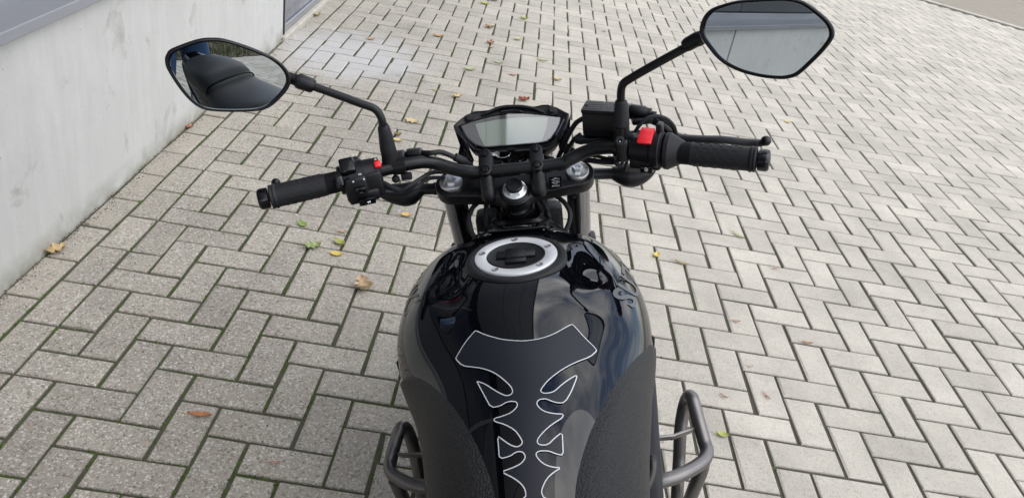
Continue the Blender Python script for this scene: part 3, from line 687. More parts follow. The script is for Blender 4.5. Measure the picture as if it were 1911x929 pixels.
# handlebar
LB = [(-0.0492,-0.0050,0.9343), (-0.0862,-0.0062,0.9350), (-0.1160,0.0009,0.9440), (-0.1365,0.0123,0.9560), (-0.1558,0.0031,0.9640), (-0.1772,-0.0050,0.9660), (-0.2032,-0.0104,0.9650), (-0.2554,-0.0272,0.9630), (-0.3044,-0.0486,0.9620), (-0.3732,-0.0718,0.9600), (-0.4242,-0.0808,0.9580)]
RB = [(0.0430,-0.0050,0.9338), (0.0857,-0.0092,0.9350), (0.1015,-0.0081,0.9420), (0.1247,0.0020,0.9520), (0.1489,-0.0027,0.9620), (0.1740,-0.0135,0.9650), (0.1950,-0.0185,0.9650), (0.2335,-0.0314,0.9630), (0.2870,-0.0582,0.9620), (0.3530,-0.0849,0.9600), (0.4121,-0.1072,0.9580)]
for P_ in (LB, RB):
    for _ in range(2):
        q_ = [V(a_) for a_ in P_]
        for i in range(1, 9): P_[i] = q_[i] * .6 + (q_[i - 1] + q_[i + 1]) * .2
b_ = MB(); b_.tube(list(reversed(LB)) + RB[1:], .0122, 6, 20); hb = b_.build('handlebar', 'powder', bike)
def along(P_, u):  # fraction along last 3 points
    return V(P_[-1]) + (V(P_[8]) - V(P_[-1])) * u
for P_, s_ in ((LB, -1), (RB, 1)):
    a = V(P_[8]); e = V(P_[-1]); d = (e - a).normalized(); Lg = (e - a).length; r0 = .0198
    prof = [(-.020, .0165), (-.018, r0 - .0015), (0, r0 - .001), (.020, r0 - .001)]
    prof += [(.021, r0 + .0002), (Lg - .012, r0 + .0006), (Lg - .010, r0 + .0022), (Lg - .007, r0 + .0024), (Lg - .006, r0 + .0008), (Lg - .002, r0 + .0020), (Lg, r0 + .001), (Lg + .001, .015)]
    b_ = MB(); b_.lathe(a, d, prof, 40)
    x, y, _ = frame(d)
    # raised ribs and zig-zag lines moulded in the rubber
    for k_ in range(22):
        b_.lathe(a + d * (.0 + k_ * .0009), d, [(0, r0 - .001), (.0003, r0 - .0003), (.0006, r0 - .001)], 40)
    rows_ = 9
    for row in range(rows_):
        an0 = 2 * PI * row / rows_
        hstep = (Lg - .050) / 5
        for k_ in range(5):
            h0 = .026 + k_ * hstep; pts = []
            for (hh_, aa_) in ((0, 0), (hstep * .45, 0), (hstep * .75, .34), (hstep * .98, .34)):
                for rr_ in (r0 + .0006,): pts.append(a + d * (h0 + hh_) + (x * math.cos(an0 + aa_ * s_) + y * math.sin(an0 + aa_ * s_)) * rr_)
            for q0, q1 in zip(pts, pts[1:]): b_.sweep([q0, q1], .0007, 5)
    gr = b_.build('grip', 'rubber', bike, label='ribbed black rubber grip with zig zag grooves')
    b_ = MB(); b_.lathe(e + d * .0025, d, [(0, .0155), (.001, .0185), (.0125, .0190), (.0165, .0180), (.0185, .0155), (.0190, .010), (.0178, .0085), (.0178, .0005)], 40); b_.build('bar_end', 'gloss', gr)
def dirof(P_): return (V(P_[-1]) - V(P_[8])).normalized()
DL, DR = dirof(LB), dirof(RB)
# ---- left switch cluster
CL = V((-0.2619,-0.0305,0.9620)); xl, yl, _ = frame(DL)   # yl roughly 'up'
back = V((0, -1, 0)); back = (back - DL * back.dot(DL)).normalized(); upl = DL.cross(back).normalized()
if upl.z < 0: upl = -upl
RL = Matrix((DL, back, upl)).transposed()
def Lp(a, b, c): return CL + DL * (a * 1.18 + .007) + back * b * 1.15 + upl * (c * 1.15 + .001)
b_ = MB()
b_.lathe(CL - DL * .028, DL, [(0, .020), (.002, .0260), (.030, .0275), (.0305, .0290), (.058, .0290), (.0585, .0265), (.076, .0255), (.078, .018)], 32)
b_.box(Lp(.012, .006, -.012), (.042, .048, .048), RL, .007, 3); b_.box(Lp(-.014, .006, -.012), (.034, .042, .050), RL, .006, 3)
b_.box(Lp(.004, .016, -.026), (.056, .024, .022), RL, .005, 3)
b_.box(Lp(.010, -.010, .020), (.030, .020, .016), RL, .005, 3)
swl = b_.build('left_switch_housing', 'plastic', bike)
def plate(par, name, m, o, n, sx, sy, th=.0012, bev=.0005, xd=None, up=None):
    n = V(n).normalized(); xd = V(xd or DL); xd = (xd - n * xd.dot(n)).normalized(); yd = n.cross(xd)
    b_ = MB(); b_.prism([V(o) + xd * x * sx / 2 + yd * y * sy / 2 for x, y in ((-1, -1), (1, -1), (1, 1), (-1, 1))], n, th, bev, 2); return b_.build(name, m, par)
nb_ = (back * .62 + upl * .78).normalized()
b_ = MB(); b_.box(Lp(.018, .012, .024), (.027, .030, .016), RL @ Matrix.Rotation(math.radians(-35), 3, 'X'), .004, 3); b_.build('dimmer_switch', 'gloss', swl)
b_ = MB(); b_.box(Lp(-.026, .018, .0185), (.0115, .012, .008), RL @ Matrix.Rotation(math.radians(-40), 3, 'X'), .0015, 2); b_.build('hazard_button', 'red', swl, label='small red hazard button')
b_ = MB(); b_.box(Lp(.035, .021, .006), (.015, .020, .024), RL @ Matrix.Rotation(math.radians(-60), 3, 'X'), .003, 3); b_.build('pass_button', 'gloss', swl)
b_ = MB(); b_.box(Lp(.008, .030, -.010), (.020, .010, .010), RL, .002, 2); b_.box(Lp(.008, .034, -.014), (.007, .010, .007), RL, .002, 2); b_.build('indicator_switch', 'gloss', swl)
b_ = MB(); b_.box(Lp(.002, .032, -.030), (.030, .010, .013), RL @ Matrix.Rotation(math.radians(-15), 3, 'X'), .002, 2); b_.build('horn_button', 'gloss', swl)
def symbol(par, name, polys, o, n, s_, xd):
    n = V(n).normalized(); xd = (V(xd) - n * V(xd).dot(n)).normalized(); yd = n.cross(xd); b_ = MB()
    for pl in polys: b_.prism([V(o) + xd * x * s_ + yd * y * s_ for x, y in pl], n, .0003, 0)
    return b_.build(name, 'wprint', par, smooth=False)
XR = V((1, 0, 0))
tri = [[(-1, -.8), (1, -.8), (.75, -.55), (-.75, -.55)], [(1, -.8), (0, 1), (0, .55), (.7, -.7)], [(-1, -.8), (0, 1), (0, .55), (-.7, -.7)]]
symbol(swl, 'hazard_symbol', tri, Lp(-.025, .0150, .0268) , back * .5 + upl, .0026, XR)
lampi = [[(-.1, -.7), (.5, -.7), (1, -.2), (1, .2), (.5, .7), (-.1, .7), (-.1, .5), (.4, .5), (.75, .1), (.75, -.1), (.4, -.5), (-.1, -.5)], [(-1, .35), (-.3, .35), (-.3, .6), (-1, .6)], [(-1, -.12), (-.3, -.12), (-.3, .12), (-1, .12)], [(-1, -.6), (-.3, -.6), (-.3, -.35), (-1, -.35)]]
symbol(swl, 'headlamp_symbol', lampi, Lp(.003, .026, .0128), nb_, .0026, XR)
arr = lambda sg: [[(0 * sg, 1), (-1 * sg, 0), (0 * sg, -1), (0, -.45), (.7 * sg, -.45), (.7 * sg, .45), (0, .45)]]
symbol(swl, 'indicator_symbol', arr(1), Lp(.015, .0275, .004), back, .0021, XR); symbol(swl, 'indicator_symbol', arr(-1), Lp(-.001, .0275, .004), back, .0021, XR)
symbol(swl, 'horn_symbol', [[(-1, -.3), (.2, -.3), (1, -.8), (1, .8), (.2, .3), (-1, .3)], [(-.7, -.9), (0, -.9), (0, -.5), (-.7, -.5)]], Lp(.000, .0375, -.030), back, .0028, XR)
# clutch perch, lever
PL_ = V((-0.1775,0.0068,0.9720))
b_ = MB(); b_.box(PL_ + V((0, .010, 0)), (.030, .022, .020), None, .004, 3); b_.box(PL_ + V((-.035, .004, .0)), (.040, .024, .022), None, .005, 3); b_.lathe(V((-0.2032,-0.0104,0.9650)) - V((.012, 0, 0)), XR, [(0, .0165), (.024, .0165)], 24)
b_.sweep(catmull([PL_ + V((-.03, .025, -.012)), (-0.3283,0.0200,0.9287), (-0.3780,0.0200,0.9213), (-0.4181,0.0050,0.9315), (-0.4340,-0.0100,0.9502)], 6), [.0075] * 3 + [.0065] * 19 + [.006] * 3, 10, flat=.6)
b_.ball((-0.4342,-0.0100,0.9534), .0085); b_.build('clutch_lever', 'powder', bike)
b_ = MB(); b_.tube([(-0.0855,0.0336,0.9350), (-0.0982,0.0177,0.9550), (-0.1063,0.0134,0.9620), (-0.1269,0.0100,0.9750), (-0.1444,0.0031,0.9780), PL_ + V((.012, .012, .002))], .0048, 6, 10)
b_.tube([(-0.0807,0.0338,0.9300), (-0.0908,0.0175,0.9500), (-0.1036,0.0128,0.9620)], .0078, 4, 12); b_.build('clutch_cable', 'rubber', bike)
b_ = MB(); b_.tube([Lp(-.028, .0, -.02), (-0.2077,-0.0289,0.9250), (-0.1888,-0.0250,0.9300), (-0.1684,-0.0092,0.9350), (-0.1517,0.0124,0.9350), (-0.1304,0.0328,0.9250), (-0.1054,0.0619,0.9000)], .0042, 6, 8)
b_.tube([Lp(-.026, .012, -.03), (-0.2055,-0.0178,0.9150), (-0.1806,-0.0181,0.9200), (-0.1609,0.0074,0.9250), (-0.1328,0.0184,0.9200), (-0.1090,0.0790,0.8800)], .0036, 6, 8)
b_.ball((-0.2139,-0.0120,0.9400), .0075, (1, 1, 1)); b_.box((-0.1928,-0.0148,0.9450), (.020, .010, .014), None, .003); b_.build('wiring_harness', 'rubber', bike)
# ---- right side cluster
CRR = V((0.2380,-0.0325,0.9630)); back = V((0, -1, 0)); back = (back - DR * back.dot(DR)).normalized(); upr = back.cross(DR).normalized()
if upr.z < 0: upr = -upr
RRm = Matrix((DR, back, upr)).transposed()
if RRm.determinant() < 0: RRm = Matrix((DR, back, -upr)).transposed()
def Rp(a, b, c): return CRR + DR * a + back * b + upr * c
b_ = MB(); b_.lathe(Rp(-.026, 0, 0), DR, [(0, .020), (.002, .0265), (.036, .0300), (.0365, .0280), (.039, .0280), (.0395, .0325), (.052, .0335), (.054, .031), (.058, .031)], 40)
b_.box(Rp(-.006, .006, .014), (.034, .030, .026), RRm, .006, 3); b_.box(Rp(-.004, .010, -.020), (.040, .030, .022), RRm, .006, 3); b_.box(Rp(.006, .004, -.024), (.05, .036, .014), RRm, .005, 3)
b_.box(Rp(.022, -.010, .032), (.012, .020, .030), RRm, .004, 2)
swr = b_.build('right_switch_housing', 'plastic', bike)
b_ = MB(); b_.lathe(Rp(.033, 0, 0), DR, [(0, .0275), (.003, .0320), (.010, .0325), (.012, .0310), (.030, .0215), (.034, .0195)], 40); b_.build('throttle_flange', 'rubber', swr)
rk_ = RRm @ Matrix.Rotation(math.radians(-12), 3, 'X')
b_ = MB(); ks = []
for k_ in range(9):
    an = math.radians(38 + k_ * 7.3); rr_ = .0355 + .0030 * abs(k_ - 4) / 4
    ks.append((math.cos(an) * rr_, math.sin(an) * rr_))
rows_ = []
for (bb_, uu_) in ks: rows_.append([Rp(-.0125, bb_ * 1.0, uu_), Rp(.0115, bb_, uu_)])
poly_ = [Rp(-.009, b0, u0) for b0, u0 in ks] + [Rp(-.009, b0 * .70, u0 * .70) for b0, u0 in reversed(ks)]
b_.prism(poly_, DR, .0245, .0016, 2)
kill = b_.build('kill_switch', 'red', swr, label='red engine stop rocker switch')
for k_ in range(3):
    b_ = MB(); an = math.radians(45); rr_ = .0372; b_.ball(Rp(-.003 + k_ * .0065, math.cos(an) * rr_, math.sin(an) * rr_), .0011, sub=2); b_.build('switch_dot', 'red', kill)
b_ = MB(); b_.box(Rp(.008, .022, -.0275), (.022, .012, .013), RRm, .002, 2); b_.build('starter_button', 'gloss', swr)
st_poly = [[(math.cos(math.radians(a0)) * r1, math.sin(math.radians(a0)) * r1) for a0 in range(-140, 141, 20)] + [(math.cos(math.radians(a0)) * r2, math.sin(math.radians(a0)) * r2) for a0 in range(140, -141, -20)] for r1, r2 in ((1, .72),)] + [[(-.9, .1), (.1, .1), (.1, .35), (.55, 0), (.1, -.35), (.1, -.1), (-.9, -.1)]]
symbol(swr, 'starter_symbol', st_poly, Rp(.008, .0283, -.0265), back, .0034, XR)
# brake master cylinder: reservoir, lid with embossed warning, sight glass
ZR = 1.016
rbl, rtl = V((0.1318,0.0450,0.9711)), V((0.1313,0.0450,1.0136))
x0, x1, y0_, y1_ = rtl.x - .001, rtl.x + .088, .045, .110
zb, zt_ = rbl.z, rtl.z
cL4 = [V((0.1306,0.0308,1.0190)), V((0.2089,-0.0022,1.0190)), V((0.2210,0.0439,1.0190)), V((0.1456,0.0829,1.0190))]
cc4 = sum(cL4, V()) / 4
def rnd4(P_, r_=.006):
    o_ = []
    for i in range(4):
        a_, q, c_ = P_[i - 1], P_[i], P_[(i + 1) % 4]; e1 = q + (a_ - q).normalized() * r_; e2 = q + (c_ - q).normalized() * r_
        for f_ in (0, .33, .67, 1): o_.append(e1 * (1 - f_) ** 2 + q * 2 * f_ * (1 - f_) + e2 * f_ * f_)
    return o_
b_ = MB(); b_.prism([q * 1.0 + V((0, 0, -.046)) for q in rnd4([cc4 + (q - cc4) * .97 for q in cL4])], UP, .043, .002, 2)
b_.lathe((x0 + .01, .045, zb - .014), XR, [(0, .0100), (.10, .0100), (.102, .012), (.11, .012)], 20); b_.lathe((x0 - .012, .045, zb - .012), XR, [(0, .006), (.01, .009), (.024, .009)], 14)
b_.box((x1 - .02, .04, zb - .014), (.028, .06, .022), None, .006, 3)
res = b_.build('brake_reservoir', 'plastic', bike)
b_ = MB(); b_.prism([q + V((0, 0, -.004)) for q in rnd4(cL4)], UP, .007, .0022, 3); b_.build('reservoir_lid', 'plastic', res)
lx = (cL4[1] - cL4[0]).normalized()
for k_, ln in enumerate(('WARNING  CLEAN FILLER CAP', 'BEFORE REMOVING  USE ONLY', 'DOT 4 BRAKE FLUID FROM', 'A SEALED CONTAINER')):
    q = cL4[3] * (.80 - k_ * .19) + cL4[0] * (.20 + k_ * .19) + lx * .047 + V((0, 0, .0036))
    from_mesh('lid_lettering', text_mesh(ln, .0062, .0002), 'gloss', res, basis(q, lx, UP.cross(lx), UP))
for q in (cL4[0] * .5 + cL4[3] * .5 + lx * .006, cL4[1] * .5 + cL4[2] * .5 - lx * .006):
    b_ = MB(); b_.lathe(q + V((0, 0, .0028)), UP, [(0, .0038), (.0012, .0038), (.0014, .003), (.0006, .002), (.0006, .0004)], 16); b_.build('lid_screw', 'plastic', res)
sg = V((0.1833,0.0445,0.9774)); 
b_ = MB(); b_.lathe(sg + V((0, .002, 0)), V((0, -1, 0)), [(0, .0112), (.0030, .0112), (.0034, .0100), (.0034, .0092), (.0012, .0088)], 32); b_.build('sight_glass_ring', 'chrome', res)
b_ = MB(); b_.lathe(sg + V((0, .001, 0)), V((0, -1, 0)), [(0, .0090), (.0016, .0090), (.0019, .0005)], 32); b_.build('sight_glass', 'gloss', res)
# brake lever with pivot and ball end
pv0, pv1 = V((0.2348,0.0850,0.9877)), V((0.2615,0.0750,0.9840))
b_ = MB(); dv_ = (pv1 - pv0).normalized(); b_.lathe(pv0 - dv_ * .012, dv_, [(0, .0125), (.004, .0145), (.030, .0145), (.034, .0125), (.042, .0125), (.044, .0075), (.052, .0075)], 24)
b_.sweep(catmull([pv1 + V((-.004, -.002, -.004)), (0.2781,0.0600,0.9726), (0.2926,0.0400,0.9599), (0.3082,0.0280,0.9525), (0.3430,0.0150,0.9508), (0.3841,0.0040,0.9501), (0.4211,-0.0040,0.9450), (0.4410,-0.0100,0.9444), (0.4487,-0.0130,0.9460)], 6), [.013] * 8 + [.0108] * 10 + [.0104] * 12 + [.0096] * 12 + [.0090] * 7, 12, flat=.7)
b_.ball((0.4532,-0.0130,0.9486), .0094, sub=3); b_.box((0.2461,0.0700,0.9779), (.04, .03, .012), None, .004)
b_.build('brake_lever', 'powder', bike)
# mirror clamp with two bolts on the right bar
mc = V((0.1966,-0.0232,0.9650))
b_ = MB(); b_.lathe(mc - DR * .012, DR, [(0, .0170), (.024, .0170)], 28); b_.box(mc + V((0, -.010, 0)), (.022, .020, .040), None, .005, 3); b_.lathe(mc + V((0, 0, .010)), UP, [(0, .0115), (.03, .0115)], 24)
mcl = b_.build('mirror_clamp', 'powder', bike)
for q in ((518, 425), (515, 600)):
    pass
for q in (V((0.1922,-0.0450,0.9849)), V((0.1914,-0.0350,0.9403))):
    b_ = MB(); b_.lathe(q + V((0, .02, -.006)), V((0, -1, .45)), [(0, .0085), (.018, .0085), (.020, .0065), (.020, .0038), (.0165, .0036), (.0165, .0004)], 20); b_.build('clamp_bolt', 'rubber', mcl)
    b_ = MB(); b_.lathe(q + V((0, .002, .001)), V((0, -1, .45)), [(0, .0015), (.0022, .0012)], 8); b_.build('bolt_highlight', 'chrome', mcl)
# throttle cables arch and brake hoses
b_ = MB(); b_.tube([(0.2063,0.0200,0.8995), (0.2144,0.0000,0.9605), (0.2273,-0.0060,0.9918), (0.2428,-0.0040,1.0066), (0.2605,0.0000,1.0094), (0.2804,0.0050,1.0005), (0.2944,0.0120,0.9826), (0.3013,0.0200,0.9600)], .0036, 7, 10)
b_.build('throttle_cable', 'rubber', bike)
b_ = MB(); b_.tube([(0.3030,0.0300,0.9534), (0.2953,0.0300,0.9731), (0.2763,0.0200,0.9929), (0.2664,0.0700,0.9866)], .003, 6, 8); b_.build('throttle_cable', 'rubber', bike)
b_ = MB(); b_.tube([(0.1347,0.0600,0.9940), (0.1223,0.0700,0.9818), (0.1075,0.0800,0.9550), (0.0958,0.0900,0.9271), (0.0864,0.1000,0.9041)], .0048, 6, 10); b_.build('brake_hose', 'rubber', bike)
b_ = MB(); b_.tube([(0.1291,0.0500,0.9674), (0.1177,0.0600,0.9548), (0.1071,0.0800,0.9302), (0.0954,0.0900,0.9043)], .0044, 6, 10); b_.build('brake_hose', 'rubber', bike)
b_ = MB(); b_.tube([(0.1909,-0.0065,0.9300), (0.1662,0.0130,0.9250), (0.1347,0.0397,0.9200), (0.1049,0.0409,0.9150), (0.0595,0.1042,0.9050)], .0048, 6, 10); b_.build('wiring_harness', 'rubber', bike)
b_ = MB(); b_.tube([(0.1873,-0.0007,0.9350), (0.1713,0.0170,0.9300), (0.1504,0.0329,0.9300), (0.1179,0.0605,0.9200)], .0034, 6, 8)
b_.build('wiring_harness', 'rubber', bike)
# ---- mirrors
def mirror(side, O, In, cen, n, stem, radii, boot, adapt):
    n = V(n).normalized(); cen = V(cen)
    out_ = [V(q) for q in O]; inn = [V(q) for q in In]
    cc = sum(out_, V()) / len(out_)
    b_ = MB(); rows_ = []
    for (sc_, off) in ((.62, -.026), (.88, -.021), (.965, -.013), (1.0, -.004), (1.0, .0015), (.985, .0042), (.955, .0048), (.935, .0030), (.925, .0018)):
        rows_.append([cc + (q - cc) * sc_ + n * off for q in out_])
    vs_ = b_.grid(rows_, close=True); b_.bm.faces.new(vs_[0])
    ho = b_.build('mirror', 'plastic', bike, ang=70); ho['label'] = ('left' if side < 0 else 'right') + ' rear view mirror on a black stem'
    b_ = MB(); rg = []; Rc = 1.5
    for k_ in range(13):
        f_ = max(k_ / 12, .02); rg.append([cc + (q - cc) * .935 * f_ + n * (.0022 + (.095 ** 2 - ((q - cc) * .935 * f_).length ** 2) / (2 * Rc) - .0005) for q in out_])
    vv = b_.grid(rg, close=True); b_.bm.faces.new(vv[0][::-1]); gl = b_.build('mirror_glass', 'mirror', ho, ang=180)
    b_ = MB(); rg = []
    for sc_, off in ((.938, .0024), (.932, .0032), (.926, .0026)): rg.append([cc + (q - cc) * sc_ + n * off for q in out_])
    b_.grid(rg, close=True); b_.build('mirror_bezel', 'gloss', ho)
    b_ = MB(); b_.tube(stem, .0072, 8, 16); b_.build('mirror_stem', 'powder', ho)
    b_ = MB(); b_.tube(boot, radii, 5, 20); b_.build('stem_boot', 'rubber', ho)
    b_ = MB(); b_.tube(adapt[0], adapt[1], 4, 18); b_.build('mirror_joint', 'plastic', ho)
    return ho

OL = [(-0.5225,-0.0999,1.2208), (-0.5184,-0.0985,1.2271), (-0.5100,-0.0952,1.2337), (-0.4824,-0.0838,1.2393), (-0.4649,-0.0765,1.2407), (-0.4511,-0.0705,1.2386), (-0.4350,-0.0635,1.2335), (-0.4070,-0.0509,1.2163), (-0.3792,-0.0381,1.1947), (-0.3646,-0.0312,1.1782), (-0.3566,-0.0271,1.1615), (-0.3557,-0.0261,1.1463), (-0.3601,-0.0275,1.1366), (-0.3687,-0.0307,1.1268), (-0.3859,-0.0374,1.1140), (-0.3995,-0.0429,1.1072), (-0.4146,-0.0492,1.1056), (-0.4428,-0.0613,1.1108), (-0.4713,-0.0737,1.1186), (-0.4902,-0.0821,1.1264), (-0.5021,-0.0876,1.1373), (-0.5117,-0.0925,1.1556), (-0.5193,-0.0968,1.1799), (-0.5240,-0.0998,1.2030), (-0.5242,-0.1003,1.2130)]
OR_ = [(0.3202,-0.0765,1.1725), (0.3209,-0.0754,1.1820), (0.3264,-0.0757,1.1966), (0.3363,-0.0784,1.2075), (0.3519,-0.0842,1.2143), (0.3748,-0.0933,1.2204), (0.4048,-0.1059,1.2229), (0.4306,-0.1169,1.2241), (0.4487,-0.1249,1.2229), (0.4632,-0.1318,1.2184), (0.4796,-0.1406,1.2066), (0.4942,-0.1489,1.1930), (0.5008,-0.1531,1.1832), (0.5031,-0.1554,1.1744), (0.5015,-0.1560,1.1654), (0.4907,-0.1538,1.1481), (0.4734,-0.1493,1.1271), (0.4591,-0.1454,1.1121), (0.4481,-0.1414,1.1064), (0.4332,-0.1353,1.1041), (0.4065,-0.1234,1.1062), (0.3793,-0.1107,1.1129), (0.3576,-0.0998,1.1233), (0.3438,-0.0922,1.1347), (0.3339,-0.0861,1.1473), (0.3240,-0.0797,1.1619)]
def dens(o_):
    c_ = catmull(o_ + [o_[0]], 3); return c_[:-1]
MLc, MRc = (-0.44095,-0.06341,1.17500), (0.41488,-0.11858,1.16500)
mirror(-1, dens(OL), OL, MLc, (0.38951,-0.92012,-0.04080),
    [(-0.2199,-0.0140,1.0396), (-0.2177,-0.0180,1.0590), (-0.2243,-0.0240,1.0796), (-0.2467,-0.0300,1.0947), (-0.2877,-0.0400,1.1204), (-0.3184,-0.0480,1.1393)], None,
    [(-0.2203,-0.0080,0.9671), (-0.2175,-0.0100,0.9861), (-0.2175,-0.0120,1.0052), (-0.2177,-0.0140,1.0281), (-0.2181,-0.0150,1.0422), (-0.2179,-0.0160,1.0485)],
    ([(-0.3470,-0.0580,1.1560), (-0.3367,-0.0570,1.1546), (-0.3352,-0.0560,1.1531), (-0.3245,-0.0520,1.1462), (-0.3138,-0.0480,1.1368), (-0.3126,-0.0470,1.1356)], 0)) if 0 else None
def mir(side, O, n, stem, boot, brad, ad, arad):
    n = V(n).normalized(); out_ = O; cc = sum(out_, V()) / len(out_)
    b_ = MB(); rows_ = []
    for (sc_, off) in ((.60, -.024), (.86, -.020), (.955, -.012), (1.0, -.003), (1.0, .0015), (.988, .0040), (.962, .0048), (.938, .0032), (.925, .0012)):
        rows_.append([cc + (q - cc) * sc_ + n * off for q in out_])
    vs_ = b_.grid(rows_, close=True); b_.bm.faces.new(vs_[0])
    ho = b_.build('mirror', 'plastic', bike, ang=70); ho['label'] = ('left' if side < 0 else 'right') + ' rear view mirror on a bent black stem'
    Rc = MRAD[side]; mxl = max((q - cc).length for q in out_) * .94; ax_, ay_, _ = frame(n)
    bm = bmesh.new(); fc = bm.faces.new([bm.verts.new(((q - cc).dot(ax_) * .932, (q - cc).dot(ay_) * .932, 0)) for q in out_])
    for k_ in range(-12, 13):
        for no in ((1, 0, 0), (0, 1, 0)): bmesh.ops.bisect_plane(bm, geom=bm.verts[:] + bm.edges[:] + bm.faces[:], plane_co=(k_ * .01, k_ * .01, 0), plane_no=no)
    for v_ in bm.verts:
        x_, y_ = v_.co.x, v_.co.y; v_.co = cc + ax_ * x_ + ay_ * y_ + n * (.0012 + (mxl ** 2 - x_ * x_ - y_ * y_) / (2 * Rc))
    me = bpy.data.meshes.new('mirror_glass'); bm.to_mesh(me); bm.free(); me.shade_smooth(); me.materials.append(M['mirror']); o = bpy.data.objects.new('mirror_glass', me); C.objects.link(o); o.parent = ho
    me.normals_split_custom_set_from_vertices([((n + (v_.co - cc - n * (v_.co - cc).dot(n)) / Rc).normalized()) * (1 if me.polygons[0].normal.dot(n) > 0 else -1) for v_ in me.vertices])
    b_ = MB(); rg = []
    for sc_, off in ((.940, .0022), (.934, .0050), (.926, .0050), (.918, .0020)): rg.append([cc + (q - cc) * sc_ + n * off for q in out_])
    b_.grid(rg, close=True); b_.build('mirror_bezel', 'gloss', ho)
    b_ = MB(); b_.tube(stem, .0072, 8, 16); b_.build('mirror_stem', 'powder', ho)
    b_ = MB(); b_.tube(boot, brad, 5, 20); b_.build('stem_boot', 'rubber', ho)
    b_ = MB(); b_.tube(ad, arad, 2, 18); b_.build('mirror_joint', 'plastic', ho)
MRAD = {-1: 2.0, 1: 6.0}
mir(-1, dens(OL), (0.38951,-0.92012,-0.04080), [(-0.2199,-0.0140,1.0396), (-0.2185,-0.0140,1.0575), (-0.2267,-0.0130,1.0758), (-0.2509,-0.0120,1.0886), (-0.2959,-0.0090,1.1105), (-0.3304,-0.0070,1.1267)],
    [(-0.2205,-0.0080,0.9613), (-0.2175,-0.0100,0.9861), (-0.2177,-0.0120,1.0010), (-0.2172,-0.0140,1.0253), (-0.2176,-0.0150,1.0421), (-0.2180,-0.0160,1.0466)], [.0150, .0148, .0145, .0125, .0105, .0080],
    [(-0.3662,-0.0080,1.1457), (-0.3518,-0.0090,1.1389), (-0.3508,-0.0090,1.1384), (-0.3469,-0.0085,1.1361), (-0.3285,-0.0075,1.1267), (-0.3245,-0.0070,1.1243)], [.0095, .0105, .0120, .0135, .0128, .0095])
mir(1, dens(OR_), (-0.39390,-0.90977,0.13097), [(0.1992,-0.0160,1.0432), (0.1995,-0.0200,1.0668), (0.2031,-0.0250,1.0824), (0.2163,-0.0300,1.0931), (0.2573,-0.0400,1.1170), (0.3041,-0.0480,1.1416)],
    [(0.1979,-0.0200,0.9797), (0.1982,-0.0180,0.9949), (0.1989,-0.0170,1.0148), (0.1993,-0.0160,1.0345), (0.1993,-0.0160,1.0477), (0.1994,-0.0160,1.0510)], [.0135, .0142, .0138, .0125, .0108, .0080],
    [(0.3277,-0.0620,1.1600), (0.3219,-0.0600,1.1572), (0.3173,-0.0570,1.1548), (0.3054,-0.0520,1.1471), (0.3002,-0.0500,1.1441)], [.0115, .0125, .0120, .0115, .0090])
# ---- dashboard
DC = V((-0.00227,0.13500,0.95334)); DN = V((0.03603,-0.57040,0.82058)); dx = V((1, 0, 0)); dx = (dx - DN * dx.dot(DN)).normalized(); dyv = DN.cross(dx)
D_O = [(-0.1147,0.1519,0.9700), (-0.1062,0.1595,0.9749), (-0.0921,0.1691,0.9810), (-0.0739,0.1768,0.9855), (-0.0532,0.1774,0.9850), (-0.0310,0.1787,0.9849), (-0.0142,0.1824,0.9868), (0.0024,0.1832,0.9866), (0.0352,0.1804,0.9832), (0.0517,0.1803,0.9825), (0.0643,0.1827,0.9835), (0.0753,0.1826,0.9830), (0.0926,0.1763,0.9779), (0.1081,0.1668,0.9706), (0.1153,0.1629,0.9675), (0.1097,0.1430,0.9540), (0.0949,0.1173,0.9368), (0.0843,0.1048,0.9285), (0.0716,0.0977,0.9241), (0.0527,0.0955,0.9235), (0.0286,0.0959,0.9248), (-0.0036,0.0949,0.9255), (-0.0357,0.0965,0.9281), (-0.0598,0.0985,0.9305), (-0.0784,0.1038,0.9350), (-0.0899,0.1188,0.9459), (-0.1042,0.1374,0.9595)]
D_G = [(-0.0970,0.1488,0.9671), (-0.0762,0.1547,0.9703), (-0.0513,0.1604,0.9732), (-0.0263,0.1646,0.9749), (-0.0042,0.1667,0.9754), (0.0285,0.1649,0.9728), (0.0610,0.1600,0.9680), (0.0959,0.1544,0.9625), (0.0920,0.1426,0.9545), (0.0849,0.1310,0.9467), (0.0734,0.1171,0.9376), (0.0648,0.1120,0.9344), (0.0458,0.1093,0.9334), (0.0189,0.1089,0.9342), (-0.0216,0.1075,0.9351), (-0.0540,0.1070,0.9362), (-0.0712,0.1131,0.9411), (-0.0856,0.1264,0.9510), (-0.0927,0.1387,0.9599)]
D_L = [(-0.0709,0.1515,0.9678), (-0.0516,0.1545,0.9691), (-0.0267,0.1576,0.9701), (-0.0048,0.1588,0.9700), (0.0227,0.1596,0.9693), (0.0499,0.1587,0.9675), (0.0702,0.1568,0.9653), (0.0720,0.1549,0.9639), (0.0687,0.1398,0.9536), (0.0583,0.1145,0.9364), (0.0554,0.1120,0.9348), (0.0189,0.1099,0.9350), (-0.0215,0.1091,0.9361), (-0.0525,0.1085,0.9371), (-0.0554,0.1102,0.9385), (-0.0638,0.1280,0.9512)]
def scl(P_, s_, off): c_ = sum((V(q) for q in P_), V()) / len(P_); return [c_ + (V(q) - c_) * s_ + DN * off for q in P_]
b_ = MB(); rows_ = [scl(D_O, .60, -.055), scl(D_O, .86, -.042), scl(D_O, .96, -.024), scl(D_O, 1.0, -.012), scl(D_O, 1.0, -.002), scl(D_O, .985, .0012), scl(D_O, .955, .0012), scl(D_O, .935, -.0005)]
gi = []; cO = sum((V(q) for q in D_O), V()) / len(D_O)
vs_ = b_.grid(rows_, close=True); b_.bm.faces.new(vs_[0])
b_.bm.faces.new(vs_[-1])
